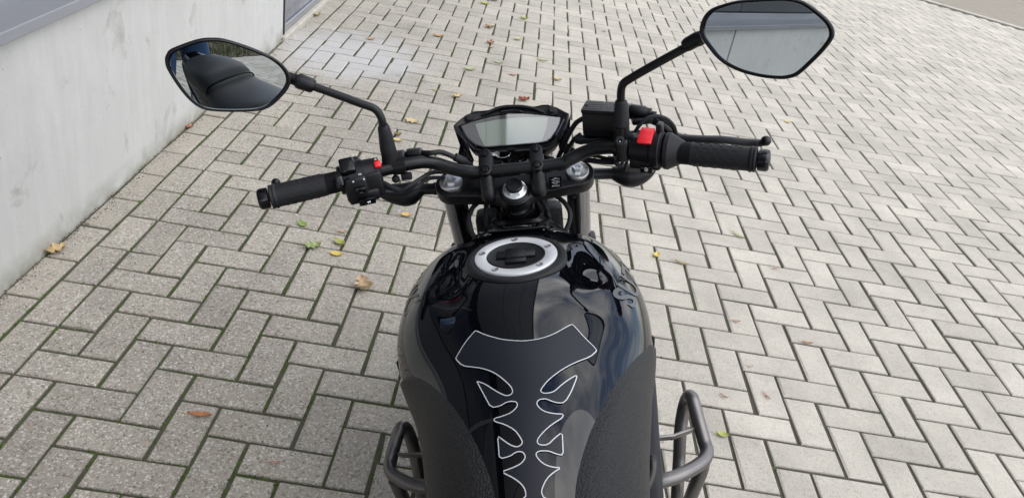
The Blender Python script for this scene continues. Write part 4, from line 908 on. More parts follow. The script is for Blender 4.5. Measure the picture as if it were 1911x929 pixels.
dash = b_.build('dashboard', 'plastic', bike, ang=50)
def ringp(name, P_, inner, outer_, off, h, m, par):
    b_ = MB(); b_.grid([scl(P_, outer_, off - .001), scl(P_, (outer_ + inner) / 2 + .004, off + h), scl(P_, inner, off - .0005)], close=True); return b_.build(name, m, par, ang=60)
ringp('display_rim', dens([V(q) for q in D_G]), 1.0, 1.10, .0003, .0032, 'gloss', dash)
b_ = MB(); b_.prism(scl(D_G, 1.02, .0002), DN, .0008, 0); b_.build('display_surround', 'lcdframe', dash)
b_ = MB(); b_.prism([V(q) + DN * .0012 for q in D_L], DN, .0003, 0); b_.build('lcd_screen', 'lcd', dash)
b_ = MB(); b_.prism([V(q) + DN * .0020 for q in scl(D_G, 1.01, 0)], DN, .0012, 0); b_.build('display_cover', 'glassflat', dash)
for (q, nm) in ((V((-0.0819,0.1628,0.9762)), 'a'), (V((0.0823,0.1692,0.9734)), 'b')):
    b_ = MB(); b_.lathe(q + DN * .0004, DN, [(0, .0105), (.0022, .0100), (.0026, .0086), (.0010, .0082)], 28); b_.lathe(q + DN * .0006, DN, [(0, .0074), (.0052, .0070), (.0064, .0058), (.0066, .0004)], 24); b_.build('dash_button', 'rubber', dash)
b_ = MB(); b_.lathe(V((0.0059,0.1743,0.9803)) + DN * .0006, DN, [(0, 1), (.0022, 1)], 4) if 0 else b_.sweep(catmull([(-0.0230,0.1736,0.9811), (-0.0092,0.1756,0.9819), (0.0073,0.1756,0.9811), (0.0236,0.1723,0.9781)], 6), [.0005] + [.0036] * 17 + [.0005], 10, flat=.5); b_.build('dash_recess', 'gloss', dash)
b_ = MB(); b_.sweep(catmull([V((-0.0591,0.1679,0.9787)) + DN * .001, V((-0.0227,0.1790,0.9849)) + DN * .004, V((0.0077,0.1802,0.9843)) + DN * .005, V((0.0377,0.1764,0.9804)) + DN * .004, V((0.0670,0.1667,0.9724)) + DN * .001], 6), [.0015] + [.0032] * 23 + [.0015], 8); b_.build('dash_brow', 'plastic', dash)
# fairing wings and headlight cowl behind the dash
b_ = MB(); b_.prism([(-0.1095,0.1150,0.9742), (-0.0905,0.1050,0.9553), (-0.0783,0.0950,0.9155), (-0.0842,0.0900,0.9001), (-0.1121,0.1000,0.9167), (-0.1028,0.1100,0.9432)], V((0, 1, -.2)), .012, .002, 2); b_.build('headlight_fairing', 'gloss', bike)
b_ = MB(); b_.prism([(0.1163,0.1200,0.9795), (0.1133,0.1120,0.9565), (0.0993,0.1000,0.9273), (0.0894,0.0980,0.9201), (0.0867,0.1000,0.9397), (0.1051,0.1120,0.9573)], V((0, 1, -.2)), .012, .002, 2)
b_.prism([(0.0990,0.0980,0.9393), (0.1243,0.0980,0.9144), (0.1048,0.0900,0.9085), (0.0912,0.0950,0.9190)], V((0, 1, -.2)), .010, .002, 2); b_.build('headlight_fairing', 'gloss', bike)
b_ = MB(); b_.sweep([(0, .10, .80), (0, .14, .81), (0, .22, .815), (0, .28, .80), (0, .31, .79)], [.060, .078, .084, .080, .060], 28, flat=1.0); b_.build('headlight', 'gloss', bike)
# ignition with key and ring
io = V((0.0011,0.1094,0.9050))
b_ = MB(); b_.lathe(io - UP * .05, UP, [(0, .022), (.045, .022), (.048, .020)], 28); b_.lathe(io - UP * .002, V((0, -.25, 1)), [(0, .0175), (.004, .0175), (.0055, .0150), (.0040, .0115), (.0040, .0004)], 32); ign = b_.build('ignition_switch', 'chrome', bike, ang=30)
b_ = MB(); b_.lathe(io - UP * .05, UP, [(0, .027), (.050, .0262), (.0505, .018)], 28); b_.build('ignition_housing', 'plastic', ign)
k0 = io + V((0, 0, .004)); k1 = V((-0.0040,0.0912,0.9350))
b_ = MB(); b_.sweep([k0, k0 + (k1 - k0) * .35, k0 + (k1 - k0) * .45, k1], [.0035, .0040, .0085, .0075], 14, flat=.42, up=V((0, 1, .3))); b_.build('ignition_key', 'plastic', bike)
b_ = MB(); cR = V((-0.0204,0.0967,0.9250)); pts = [cR + V((math.cos(a_ * PI / 10) * .0145, math.sin(a_ * PI / 10) * .009, math.sin(a_ * PI / 10) * .006)) for a_ in range(21)]; b_.sweep(pts, .0010, 8); kr = b_.build('key_ring', 'chrome', bike)
b_ = MB(); b_.prism([(-0.0431,0.1005,0.9300), (-0.0262,0.0944,0.9280), (-0.0281,0.0944,0.9180), (-0.0431,0.0940,0.9220)], V((0, -.4, 1)), .0012, .0004, 2); b_.build('key_tag', 'tag', kr)
# front indicators
for (P0, P1, P2, P3, s_) in (((0.1448,0.0500,0.8854), (0.1828,0.0550,0.8804), (0.2260,0.0600,0.8704), (0.2704,0.0620,0.8775), 1), ((-0.1519,0.0500,0.8843), (-0.1785,0.0550,0.8834), (-0.2164,0.0600,0.8731), (-0.2738,0.0620,0.8837), -1)):
    b_ = MB(); p0, p1, p2, p3 = V(P0), V(P1), V(P2), V(P3)
    b_.sweep([p0 - V((s_ * .02, 0, 0)), p0 + V((s_ * .004, 0, 0)), p0 + V((s_ * .006, 0, 0)), p1, p1 + V((s_ * .008, 0, 0))], [.0125, .0125, .0112, .0108, .013], 20)
    b_.sweep(catmull([p1 + V((s_ * .004, 0, 0)), p1 + (p2 - p1) * .55, p2, p2 + (p3 - p2) * .55, p3], 5), [.0125, .014, .016, .018, .0195, .0210, .0222, .0228, .023, .0232, .0232, .0226, .0215, .0205, .019, .017, .015, .0125, .0095, .006, .001], 24)
    ind = b_.build('front_indicator', 'plastic', bike)
    b_ = MB(); b_.ball(p2 + V((s_ * .006, .012, -.002)), .0185, (1.25, .9, .95)); b_.build('indicator_lens', 'lens', ind)
# fork area hoses, horn, radiator
b_ = MB(); b_.box((0, .10, .60), (.30, .03, .26), None, .006); 
for k_ in range(22): b_.box((0, .083, .48 + k_ * .011), (.27, .006, .002), None, 0)
b_.build('radiator', 'engine', bike)
b_ = MB(); b_.tube([(0.0477,0.0147,0.8600), (0.0541,0.0181,0.8400), (0.0580,0.0023,0.8300), (0.0591,0.0217,0.8000)], .004, 5, 8); b_.build('brake_hose', 'rubber', bike)
b_ = MB(); b_.tube([(0.0372,0.0139,0.8600), (0.0441,0.0221,0.8300), (0.0444,0.0244,0.8000)], .0045, 5, 8); b_.build('brake_hose', 'rubber', bike)
b_ = MB(); b_.box((0.0303,0.0529,0.8000), (.030, .02, .012), Matrix.Rotation(.5, 3, 'Z'), .003); b_.box((-0.0383,0.0658,0.8000), (.022, .02, .012), Matrix.Rotation(-.5, 3, 'Z'), .003); b_.build('tank_mount', 'silver', bike)
b_ = MB(); b_.box((0, .070, .735), (.165, .07, .15), Matrix.Rotation(math.radians(20), 3, 'X'), .018, 3); b_.box((-.062, .050, .80), (.045, .05, .05), None, .01, 2); b_.box((.060, .052, .80), (.05, .05, .055), None, .01, 2); b_.build('air_duct', 'matte', bike)
for hx, hz in ((-.085, .0), (-.055, .01), (.05, .005), (.088, -.005)):
    b_ = MB(); b_.tube([(hx * .7, .045, .862), (hx * 1.05, .022, .845 + hz), (hx * 1.1, .004, .815), (hx * .8, -.02, .775)], .0046, 5, 8); b_.build('wiring_harness', 'rubber', bike)
b_ = MB(); b_.box((0.0643,0.1337,0.9000), (.014, .003, .006), Matrix.Rotation(-.3, 3, 'Z'), .001); b_.box((0.0764,0.1218,0.8950), (.008, .003, .004), Matrix.Rotation(-.6, 3, 'Z'), .001); b_.box((0.1924,0.1311,0.8800), (.014, .006, .010), None, .002); b_.build('cable_clip', 'silver', bike)
# ---- crash bars
def cbar(name, paths, brk, side):
    b_ = MB()
    for p_ in paths: b_.tube(p_, .0128, 8, 20)
    cb = b_.build(name, 'crash', bike, ang=80); cb['label'] = ('left' if side < 0 else 'right') + ' tubular engine guard'
    b_ = MB()
    for a_, c_ in zip(brk, brk[1:]):
        a_, c_ = V(a_), V(c_); d_ = (c_ - a_); ln = d_.length; m_ = basis(a_ + d_ / 2, d_, V((0, -.5, .85))).to_3x3(); b_.box(a_ + d_ / 2, (ln + .004, .024, .005), m_, .0012, 2)
    b_.build('guard_bracket', 'crash', cb)
cbar('crash_bar', [[(0.1932,-0.3154,0.4400), (0.2219,-0.3119,0.4450), (0.2523,-0.2993,0.4420), (0.2854,-0.2746,0.4350), (0.3050,-0.2553,0.4320), (0.3137,-0.2361,0.4340), (0.3124,-0.2179,0.4400), (0.3076,-0.1910,0.4620), (0.3030,-0.1681,0.4850), (0.3013,-0.1532,0.4920), (0.2980,-0.1349,0.4800), (0.2935,-0.1230,0.4500), (0.2863,-0.1310,0.4200), (0.2808,-0.1434,0.3900), (0.2772,-0.1542,0.3400), (0.2703,-0.1790,0.3000), (0.2650,-0.1947,0.2500)],
    [(0.3039,-0.2548,0.4300), (0.2996,-0.2547,0.4000), (0.2897,-0.2456,0.3500), (0.2820,-0.2235,0.2800)]], [(0.2070,-0.2227,0.4600), (0.2549,-0.2154,0.4550), (0.2930,-0.1963,0.4500)], 1)
cbar('crash_bar', [[(-0.1864,-0.2861,0.4400), (-0.2164,-0.2801,0.4400), (-0.2459,-0.2654,0.4360), (-0.2753,-0.2385,0.4300), (-0.2869,-0.2186,0.4300), (-0.2874,-0.1999,0.4340), (-0.2786,-0.1794,0.4550), (-0.2687,-0.1687,0.4750), (-0.2618,-0.1622,0.4820), (-0.2570,-0.1534,0.4700), (-0.2551,-0.1439,0.4400), (-0.2513,-0.1501,0.4100), (-0.2485,-0.1613,0.3700), (-0.2487,-0.1705,0.3200), (-0.2524,-0.1685,0.2800)],
    [(-0.2755,-0.2437,0.4250), (-0.2717,-0.2410,0.3900), (-0.2683,-0.2229,0.3300)]], [(-0.1988,-0.2211,0.4600), (-0.2205,-0.2145,0.4550), (-0.2645,-0.2061,0.4500)], -1)
# side covers under the tank
OE = [(0.2173,-0.1930,0.7000), (0.2137,-0.2540,0.6950), (0.2080,-0.3258,0.6850), (0.2002,-0.4028,0.6750), (0.1940,-0.4671,0.6600), (0.1884,-0.5259,0.6400)]
OE = [V(q) for q in OE] + [V(OE[-1]) + V((-.012, -.09, -.01)), V(OE[-1]) + V((-.03, -.17, -.01))]
b_ = MB(); rows_ = []
for (ix, dz) in ((-.055, -.004), (-.030, .002), (-.010, .002), (-.002, -.002), (0, -.010), (-.004, -.06), (-.012, -.11), (-.03, -.13)): rows_.append([q + V((ix, 0, dz)) for q in catmull(OE, 4)])
b_.grid(rows_); b_.build('side_cover', 'matte', bike, ang=60)
b_ = MB(); rows_ = []
for (ix, dz) in ((-.055, -.004), (-.030, .002), (-.010, .002), (-.002, -.002), (0, -.010), (-.004, -.06), (-.012, -.11), (-.03, -.13)): rows_.append([V((.012 - (q.x - .018) - ix, q.y, q.z + dz - .01)) for q in catmull(OE, 4)])
b_.grid(rows_); b_.build('side_cover', 'matte', bike, ang=60)
b_ = MB(); b_.sweep(catmull([(0.1751,-0.4934,0.6900), (0.1772,-0.5043,0.6850), (0.1726,-0.5195,0.6750), (0.1623,-0.5338,0.6650), (0.1519,-0.5478,0.6550)], 4), [.003] + [.0055] * 15 + [.003], 12, flat=.4); b_.build('side_trim', 'gloss', bike)
# ---- engine, seat, tail, wheels (out of frame but seen in the mirrors and from the side)
b_ = MB(); b_.box((0, -.18, .38), (.34, .34, .30), None, .03, 3); b_.box((0, -.02, .50), (.26, .16, .20), Matrix.Rotation(-.5, 3, 'X'), .02, 3); b_.box((0, -.42, .34), (.26, .24, .24), None, .03, 3)
for s_ in (-1, 1): b_.lathe((s_ * .15, -.25, .34), (s_, 0, 0), [(0, .12), (.04, .12), (.055, .10), (.058, .02)], 36)
b_.build('engine', 'engine', bike)
b_ = MB()
def seat_sec(y, z, w_, h_): return [(w_ * math.copysign(abs(math.sin(a_)) ** .7, math.sin(a_)) , y, z + h_ * (abs(math.cos(a_)) ** .7 * math.copysign(1, math.cos(a_)) - 1) ) for a_ in [math.radians(-110 + k_ * 10) for k_ in range(23)]]
b_.grid([seat_sec(y, z, w_, .07) for y, z, w_ in ((-.66, .775, .075), (-.70, .775, .10), (-.76, .765, .125), (-.84, .757, .150), (-.92, .757, .155), (-1.00, .768, .145), (-1.04, .79, .13))])
st1 = b_.build('rider_seat', 'seat', bike, ang=60)
b_ = MB(); b_.sweep(catmull([(-.128, -1.035, .735), (-.120, -1.030, .770), (-.08, -1.022, .790), (0, -1.018, .796), (.08, -1.022, .790), (.120, -1.030, .770), (.128, -1.035, .735)], 5), .0045, 8); b_.build('seat_piping', 'gloss', bike)
b_ = MB(); b_.grid([seat_sec(y, z, w_, .06) for y, z, w_ in ((-1.03, .77, .11), (-1.05, .818, .125), (-1.10, .838, .130), (-1.20, .846, .125), (-1.30, .846, .105), (-1.36, .838, .07))]); b_.build('pillion_seat', 'seat', bike, ang=60)
b_ = MB(); b_.grid([seat_sec(y, z, w_, .12) for y, z, w_ in ((-.98, .74, .13), (-1.10, .79, .135), (-1.25, .82, .12), (-1.42, .85, .07))]); [b_.bm.faces.new([e.verts[0] for e in []])] if 0 else bmesh.ops.holes_fill(b_.bm, edges=b_.bm.edges[:]); b_.build('tail_fairing', 'paint', bike, ang=60)
def wheel(name, c_, r_, wd):
    c_ = V(c_); b_ = MB(); pr = []
    for k_ in range(17):
        a_ = PI * k_ / 16; pr.append((-math.cos(a_) * wd / 2, r_ - wd * .36 + math.sin(a_) * wd * .36))
    b_.lathe(c_, XR, [(-wd * .42, r_ - wd * .52)] + pr + [(wd * .42, r_ - wd * .52)], 64); wh = b_.build(name, 'tyre', bike)
    b_ = MB(); ri_ = r_ - wd * .50
    b_.lathe(c_, XR, [(-wd * .40, ri_ - .004), (-wd * .40, ri_ + .01), (-.01, ri_ - .012), (.01, ri_ - .012), (wd * .40, ri_ + .01), (wd * .40, ri_ - .004), (.012, ri_ - .03), (-.012, ri_ - .03), (-wd * .4, ri_ - .004)], 64)
    b_.lathe(c_, XR, [(-.06, .03), (.06, .03)], 20)
    for k_ in range(10):
        a_ = 2 * PI * k_ / 10; b_.sweep([c_ + V((0, math.cos(a_), math.sin(a_))) * .028, c_ + V((0, math.cos(a_ + .12), math.sin(a_ + .12))) * (ri_ - .015)], .010, 8, flat=.7)
    b_.build('rim', 'powder', wh)
    for s_ in (-1, 1):
        b_ = MB(); b_.lathe(c_ + V((s_ * .065, 0, 0)), XR, [(-.0025, .08), (-.0025, .145), (.0025, .145), (.0025, .08), (-.0025, .08)], 48); b_.build('brake_disc', 'silver', wh)
wheel('front_wheel', (0, .345, .295), .295, .12); wheel('rear_wheel', (0, -1.02, .305), .305, .16)
b_ = MB()
for y in [.345 + math.cos(math.radians(a_)) * .31 for a_ in ()]: pass
rows_ = []
for a_ in range(20, 150, 8):
    ca, sa = math.cos(math.radians(a_)), math.sin(math.radians(a_)); rows_.append([(x_, .345 + ca * (.318 - abs(x_) ** 2 * 3), .295 + sa * (.318 - abs(x_) ** 2 * 3)) for x_ in (-.065, -.05, -.03, 0, .03, .05, .065)])
b_.grid(rows_); b_.build('front_fender', 'matte', bike)
b_ = MB(); b_.tube([(.10, -.5, .36), (.10, -.8, .33), (.10, -1.02, .305)], .022, 6); b_.tube([(-.10, -.5, .36), (-.10, -.8, .33), (-.10, -1.02, .305)], .022, 6); b_.tube([(-.11, -.5, .62), (-.12, -.9, .70), (-.06, -1.3, .80)], .014); b_.tube([(.11, -.5, .62), (.12, -.9, .70), (.06, -1.3, .80)], .014); b_.build('swing_arm', 'powder', bike)
b_ = MB(); b_.tube([(.12, -.02, .36), (.14, -.15, .16), (.15, -.5, .16), (.19, -.8, .22)], .022, 6); b_.tube([(.19, -.78, .215), (.20, -.9, .27), (.205, -1.15, .36)], [.03, .052, .052], 6, 24); b_.build('exhaust', 'engine', bike)
b_ = MB(); b_.tube([(-.12, -.42, .26), (-.22, -.40, .12), (-.245, -.39, .075)], .011, 5); b_.build('side_stand', 'powder', bike)
for s_ in (-1, 1):
    b_ = MB(); b_.tube([(s_ * .12, -.52, .33), (s_ * .17, -.52, .33), (s_ * .25, -.53, .34)], [.012, .015, .015], 4, 12); b_.build('foot_peg', 'rubber', bike)

# ------------------------------------------------------------------ fallen leaves
LC = {}
def leafmat(c, c2):
    key = (c, c2)
    if key in LC: return LC[key]
    m, t, p, L = nodes('leaf'); tc_ = t.nodes.new('ShaderNodeTexCoord'); n_ = noise_n(t, tc_.outputs['Object'], 55, 5)
    L(ramp(t, n_, .38, .62, c, c2), p.inputs['Base Color']); p.inputs['Roughness'].default_value = .55; p.inputs['Subsurface Weight'].default_value = 0; LC[key] = m; return m
G1 = ((.16, .26, .03), (.26, .36, .06)); G2 = ((.22, .30, .10), (.34, .38, .14)); Y1 = ((.62, .42, .03), (.75, .55, .08)); Y2 = ((.50, .38, .14), (.66, .52, .26)); O1 = ((.52, .26, .07), (.62, .36, .12)); B1 = ((.24, .12, .05), (.46, .30, .15)); R1 = ((.28, .06, .02), (.42, .12, .05)); P1 = ((.42, .24, .14), (.55, .34, .22))
def gp(u, v_):
    a = (u - 955.5) / 1503.099; b = (v_ - 464.5) / 1503.099; d = [RR[0][k_] * a + RR[1][k_] * b + RR[2][k_] for k_ in range(3)]; t_ = -CAM[2] / d[2]; return V((CAM[0] + d[0] * t_, CAM[1] + d[1] * t_, 0))
def leaf(u, v_, ln, ang, kind, colr, label, curl=.3, group=None, z=.003):
    if v_ < 300: ln *= .82
    colr = tuple(tuple(c_ * .82 + sum(k_) / 3 * .12 for c_ in k_) for k_ in colr)
    rl = random.Random(int(u * 7 + v_)); b_ = MB(); bm = b_.bm; nseg = 9
    if kind == 'oval': prof = lambda s_: math.sin(PI * min(1, s_ ** .85)) ** .8 * .30
    elif kind == 'narrow': prof = lambda s_: math.sin(PI * s_) * .13
    else: prof = lambda s_: (math.sin(PI * min(1, s_ ** .8)) ** .6) * (.36 + .20 * math.sin(s_ * 19 + u))
    c_, s2_ = math.cos(ang), math.sin(ang); rows_ = []
    for i in range(nseg + 1):
        s_ = i / nseg; w_ = max(.006, prof(s_)) * ln; row = []
        for f_ in (-1, -.5, 0, .5, 1):
            x = (s_ - .5) * ln; y = f_ * w_ * (1 + rl.uniform(-.08, .08)); h = z + curl * ln * (.30 * (f_ ** 2) + .35 * (s_ - .5) ** 2 * 2) + (0.0015 if f_ == 0 else 0) + rl.uniform(0, .0012)
            row.append((x * c_ - y * s2_, x * s2_ + y * c_, h))
        rows_.append(row)
    b_.grid(rows_)
    stp = [(-.5 * ln * c_, -.5 * ln * s2_, z + .002), (-.68 * ln * c_ - .004 * s2_, -.68 * ln * s2_, z + .003), (-.85 * ln * c_ - .01 * s2_, -.85 * ln * s2_ + .006, z + .001)]
    b_.sweep(stp, [.0011, .0008, .0006], 5)
    o = b_.build('leaf', leafmat(*colr), None, ang=80); o.location = gp(u, v_); tag(o, label, 'leaf', group); return o
leaf(564, 420, .050, 2.3, 'oval', G1, 'fresh green oval leaf lying just right of the left grip tip')
leaf(584, 462, .058, .6, 'lobed', G2, 'pale green crumpled leaf, leftmost of the four leaves left of the tank', .5)
leaf(633, 455, .052, 2.6, 'oval', ((.30, .33, .05), (.45, .42, .10)), 'olive green leaf directly above the small yellow leaf left of the tank', .5)
leaf(628, 476, .044, .05, 'oval', Y1, 'bright yellow narrow leaf just below the olive leaf left of the tank', .3)
leaf(677, 538, .070, 2.0, 'lobed', ((.42, .28, .14), (.62, .46, .28)), 'large dry curled brown leaf with stalk on the joint left of the tank shoulder', .9)
leaf(758, 403, .042, .2, 'oval', ((.62, .36, .06), (.74, .46, .12)), 'yellow orange leaf in front of the left fork tube')
leaf(640, 434, .028, .3, 'oval', P1, 'tiny tan leaf between the fresh green leaf and the left handlebar switches')
leaf(103, 470, .068, .9, 'lobed', ((.44, .29, .11), (.56, .42, .2)), 'ragged orange leaf beside the foot of the concrete wall', .6)
leaf(373, 776, .062, .1, 'narrow', ((.40, .14, .03), (.55, .22, .06)), 'rust orange narrow leaf alone on the lower left paving', .3)
leaf(513, 865, .030, .2, 'narrow', ((.38, .18, .10), (.5, .3, .2)), 'small rusty flake left of the left crash bar')
leaf(768, 228, .085, 2.9, 'lobed', Y2, 'pale yellow ragged leaf just right of the left mirror stem', .3)
leaf(742, 254, .045, .4, 'lobed', ((.20, .14, .05), (.38, .28, .10)), 'brown wilted leaf tangled above the left handlebar bend', .8)
leaf(742, 264, .060, 0, 'oval', Y2, 'yellow leaf directly below the brown wilted one by the handlebar bend', .4)
leaf(692, 75, .058, 0, 'oval', O1, 'orange leaf upper left, nearest to the pale cement stain', .4)
leaf(818, 69, .078, .1, 'oval', O1, 'orange brown leaf lying on a joint above the left mirror stem', .4)
leaf(853, 182, .070, .8, 'lobed', Y2, 'cream yellow leaf left above the dashboard', .5)
leaf(812, 170, .050, .2, 'narrow', ((.45, .40, .10), (.55, .48, .15)), 'thin yellowish leaf sliver left of the cream yellow leaf', .3)
leaf(877, 131, .080, -.2, 'oval', ((.34, .40, .14), (.44, .48, .22)), 'pale green leaf above and left of the dashboard', .3)
leaf(930, 118, .070, 0, 'oval', ((.30, .36, .14), (.40, .44, .22)), 'dull green flat leaf, left of the two above the dashboard centre', .2)
leaf(1012, 115, .095, 0, 'narrow', ((.34, .38, .12), (.46, .48, .2)), 'long pale green leaf lying across a joint above the dashboard right edge', .3)
leaf(977, 189, .075, .2, 'lobed', R1, 'dark red crumpled leaf directly above the dashboard', .8)
leaf(1040, 151, .070, -.4, 'oval', Y2, 'yellow curled leaf above the brake fluid reservoir', .6)
leaf(978, 37, .070, 0, 'oval', ((.26, .34, .02), (.40, .46, .05)), 'lime green leaf at the top above the dashboard', .6)
leaf(913, 53, .080, -.3, 'lobed', B1, 'brown crumpled leaf left of the lime green leaf', .7)
leaf(915, 82, .065, .5, 'lobed', ((.36, .16, .07), (.52, .28, .15)), 'reddish brown leaf on the joint directly below the brown crumpled leaf', .6)
leaf(917, 90, .040, 0, 'oval', P1, 'small pinkish leaf touching the reddish brown leaf', .4)
leaf(905, 9, .085, 0, 'oval', ((.42, .42, .05), (.55, .55, .1)), 'greenish yellow leaf at the very top edge of the paving', .5)
leaf(922, 2, .09, .4, 'lobed', B1, 'tan brown leaf at the top edge beside the greenish yellow one', .5)
leaf(966, 75, .060, .6, 'lobed', ((.45, .46, .16), (.6, .58, .26)), 'pale yellow green leaf pair below the lime green leaf', .4)
leaf(957, 141, .055, 0, 'oval', P1, 'pale pink brown leaf above the left half of the display', .3)
leaf(1128, 60, .035, .3, 'oval', ((.20, .05, .05), (.3, .1, .08)), 'tiny dark red fleck between the two mirrors', .3)
leaf(1469, 229, .052, -.9, 'oval', ((.62, .46, .12), (.72, .58, .22)), 'small yellow leaf on the paving above the right grip', .3)
leaf(1225, 478, .044, 1.3, 'oval', Y1, 'vivid yellow leaf just right of the tank shoulder', .4)
leaf(1272, 493, .058, -.35, 'narrow', ((.36, .30, .10), (.50, .40, .16)), 'long olive brown leaf right of the vivid yellow leaf', .3)
leaf(1376, 440, .062, -.8, 'narrow', ((.36, .44, .16), (.48, .54, .26)), 'slim pale green leaf below the right grip', .2)
leaf(1348, 813, .036, 0, 'oval', ((.32, .36, .04), (.42, .44, .1)), 'yellow green leaf right of the right crash bar', .4)
leaf(1350, 741, .026, -.7, 'narrow', P1, 'pinkish husk right above the right crash bar', .4)
leaf(1430, 741, .030, -1.0, 'narrow', ((.36, .14, .08), (.5, .26, .16)), 'thin reddish husk lying alone right of the crash bar', .3)
leaf(1506, 641, .040, 0, 'narrow', ((.42, .20, .10), (.54, .32, .18)), 'thin rusty husk in the middle of the right hand paving', .3)
leaf(1400, 685, .020, .2, 'narrow', P1, 'tiny pink husk between the crash bar and the thin rusty one', .3)
leaf(1447, 502, .030, .4, 'narrow', P1, 'tiny pink brown flake below the slim pale green leaf', .3)
leaf(1373, 601, .034, .1, 'narrow', ((.42, .22, .12), (.54, .34, .2)), 'faint rust flake right of the tank middle', .3)
leaf(352, 238, .050, .4, 'lobed', ((.34, .12, .06), (.46, .22, .1)), 'reddish leaf at the foot of the wall under the left mirror', .5)
leaf(590, 30, .07, .8, 'lobed', ((.30, .26, .10), (.46, .40, .16)), 'wilted yellow leaf by the door threshold', .6)
leaf(517, 78, .07, .4, 'lobed', ((.30, .24, .10), (.46, .38, .16)), 'brown yellow leaf at the wall corner beside the door', .6)

# ------------------------------------------------------------------ things seen only in reflections: lawn, hedge, trees
lawn = plane('lawn', -12, 16, -30, -6.5, .012, 'earth'); tag(lawn, kind='structure')
rg_ = random.Random(5); gv = []; gf = []
for _ in range(26000):
    x, y = rg_.uniform(-7, 9), -6.5 - abs(rg_.gauss(0, 2.2)); h = rg_.uniform(.05, .13); a_ = rg_.uniform(0, 6.28); w_ = .006; o0 = len(gv)
    gv += [(x - math.cos(a_) * w_, y - math.sin(a_) * w_, 0), (x + math.cos(a_) * w_, y + math.sin(a_) * w_, 0), (x + rg_.uniform(-.04, .04), y + rg_.uniform(-.04, .04), h)]; gf.append((o0, o0 + 1, o0 + 2))
me = bpy.data.meshes.new('grass'); me.from_pydata(gv, [], gf); me.materials.append(M['grass']); o = bpy.data.objects.new('grass', me); C.objects.link(o); tag(o, 'green grass of the lawn behind the block paving, seen in the left mirror', 'grass', kind='stuff')
def tree(x, y, h, cr_, label, seed):
    rt = random.Random(seed); t_ = thing('tree', label, 'tree', (x, y, 0), group='trees beyond the paving')
    b_ = MB(); b_.tube([(0, 0, -.1), (.05, .02, h * .3), (-.04, .05, h * .55), (0, 0, h * .85)], [.16, .12, .09, .03], 4, 10)
    for k_ in range(9):
        a_ = rt.uniform(0, 6.28); z0 = h * rt.uniform(.3, .6); b_.tube([(0, 0, z0), (math.cos(a_) * cr_ * .4, math.sin(a_) * cr_ * .4, z0 + h * .14), (math.cos(a_) * cr_ * .8, math.sin(a_) * cr_ * .8, z0 + h * .22)], [.05, .03, .012], 3, 6)
    b_.build('trunk', 'bark', t_)
    lv = []; lf = []
    for _ in range(70):
        a_ = rt.uniform(0, 6.28); r_ = cr_ * math.sqrt(rt.random()) * .85; zc_ = h * rt.uniform(.38, 1.0); r_ *= 1.15 - abs(zc_ / h - .62) * 1.5; c_ = (math.cos(a_) * r_, math.sin(a_) * r_, zc_)
        for _ in range(110):
            q = [c_[k_] + rt.gauss(0, cr_ * .14) for k_ in range(3)]; s_ = rt.uniform(.05, .10); o0 = len(lv)
            for k_ in range(3): lv.append([q[i] + rt.uniform(-s_, s_) for i in range(3)])
            lf.append((o0, o0 + 1, o0 + 2))
    me = bpy.data.meshes.new('crown'); me.from_pydata(lv, [], lf); me.materials.append(M['hedge']); o = bpy.data.objects.new('crown', me); C.objects.link(o); o.parent = t_
tree(9, 13, 7, 2.6, 'broad green tree beyond the road, farthest to the right', 1); tree(4.5, 17, 6.5, 2.4, 'green tree beyond the road, straight ahead of the motorcycle', 2)
tree(-1.5, -12, 6, 2.3, 'green tree on the lawn behind the motorcycle', 4)

# ------------------------------------------------------------------ the photographer, standing right behind the tail of the bike
pr = thing('person', 'person in blue jeans and dark jacket holding up a phone behind the motorcycle', 'person', (0, 0, 0))
def skin(name, joints, edges, m, par, sub=2, root=0):
    me = bpy.data.meshes.new(name); me.from_pydata([j[0] for j in joints], edges, []); o = bpy.data.objects.new(name, me); C.objects.link(o)
    md = o.modifiers.new('skin', 'SKIN'); md.use_smooth_shade = True; md2 = o.modifiers.new('sub', 'SUBSURF'); md2.levels = sub; md2.render_levels = sub
    for i, j in enumerate(joints): me.skin_vertices[0].data[i].radius = (j[1], j[2] if len(j) > 2 else j[1]); me.skin_vertices[0].data[i].use_root = (i == root)
    dg = bpy.context.evaluated_depsgraph_get(); m2 = bpy.data.meshes.new_from_object(o.evaluated_get(dg)); bpy.data.objects.remove(o)
    m2.name = name; m2.materials.clear(); m2.materials.append(M[m]); m2.shade_smooth(); o = bpy.data.objects.new(name, m2); C.objects.link(o); o.parent = par; return o
cmv = V(CAM); fw = V(RR[2]); rt_ = V(RR[0]); dn_ = V(RR[1]); ph = cmv - fw * .016
px0, py0 = CAM[0] + .21, CAM[1] - .40
hl = ph - rt_ * .082 - fw * .01; hr = ph + rt_ * .082 - fw * .01
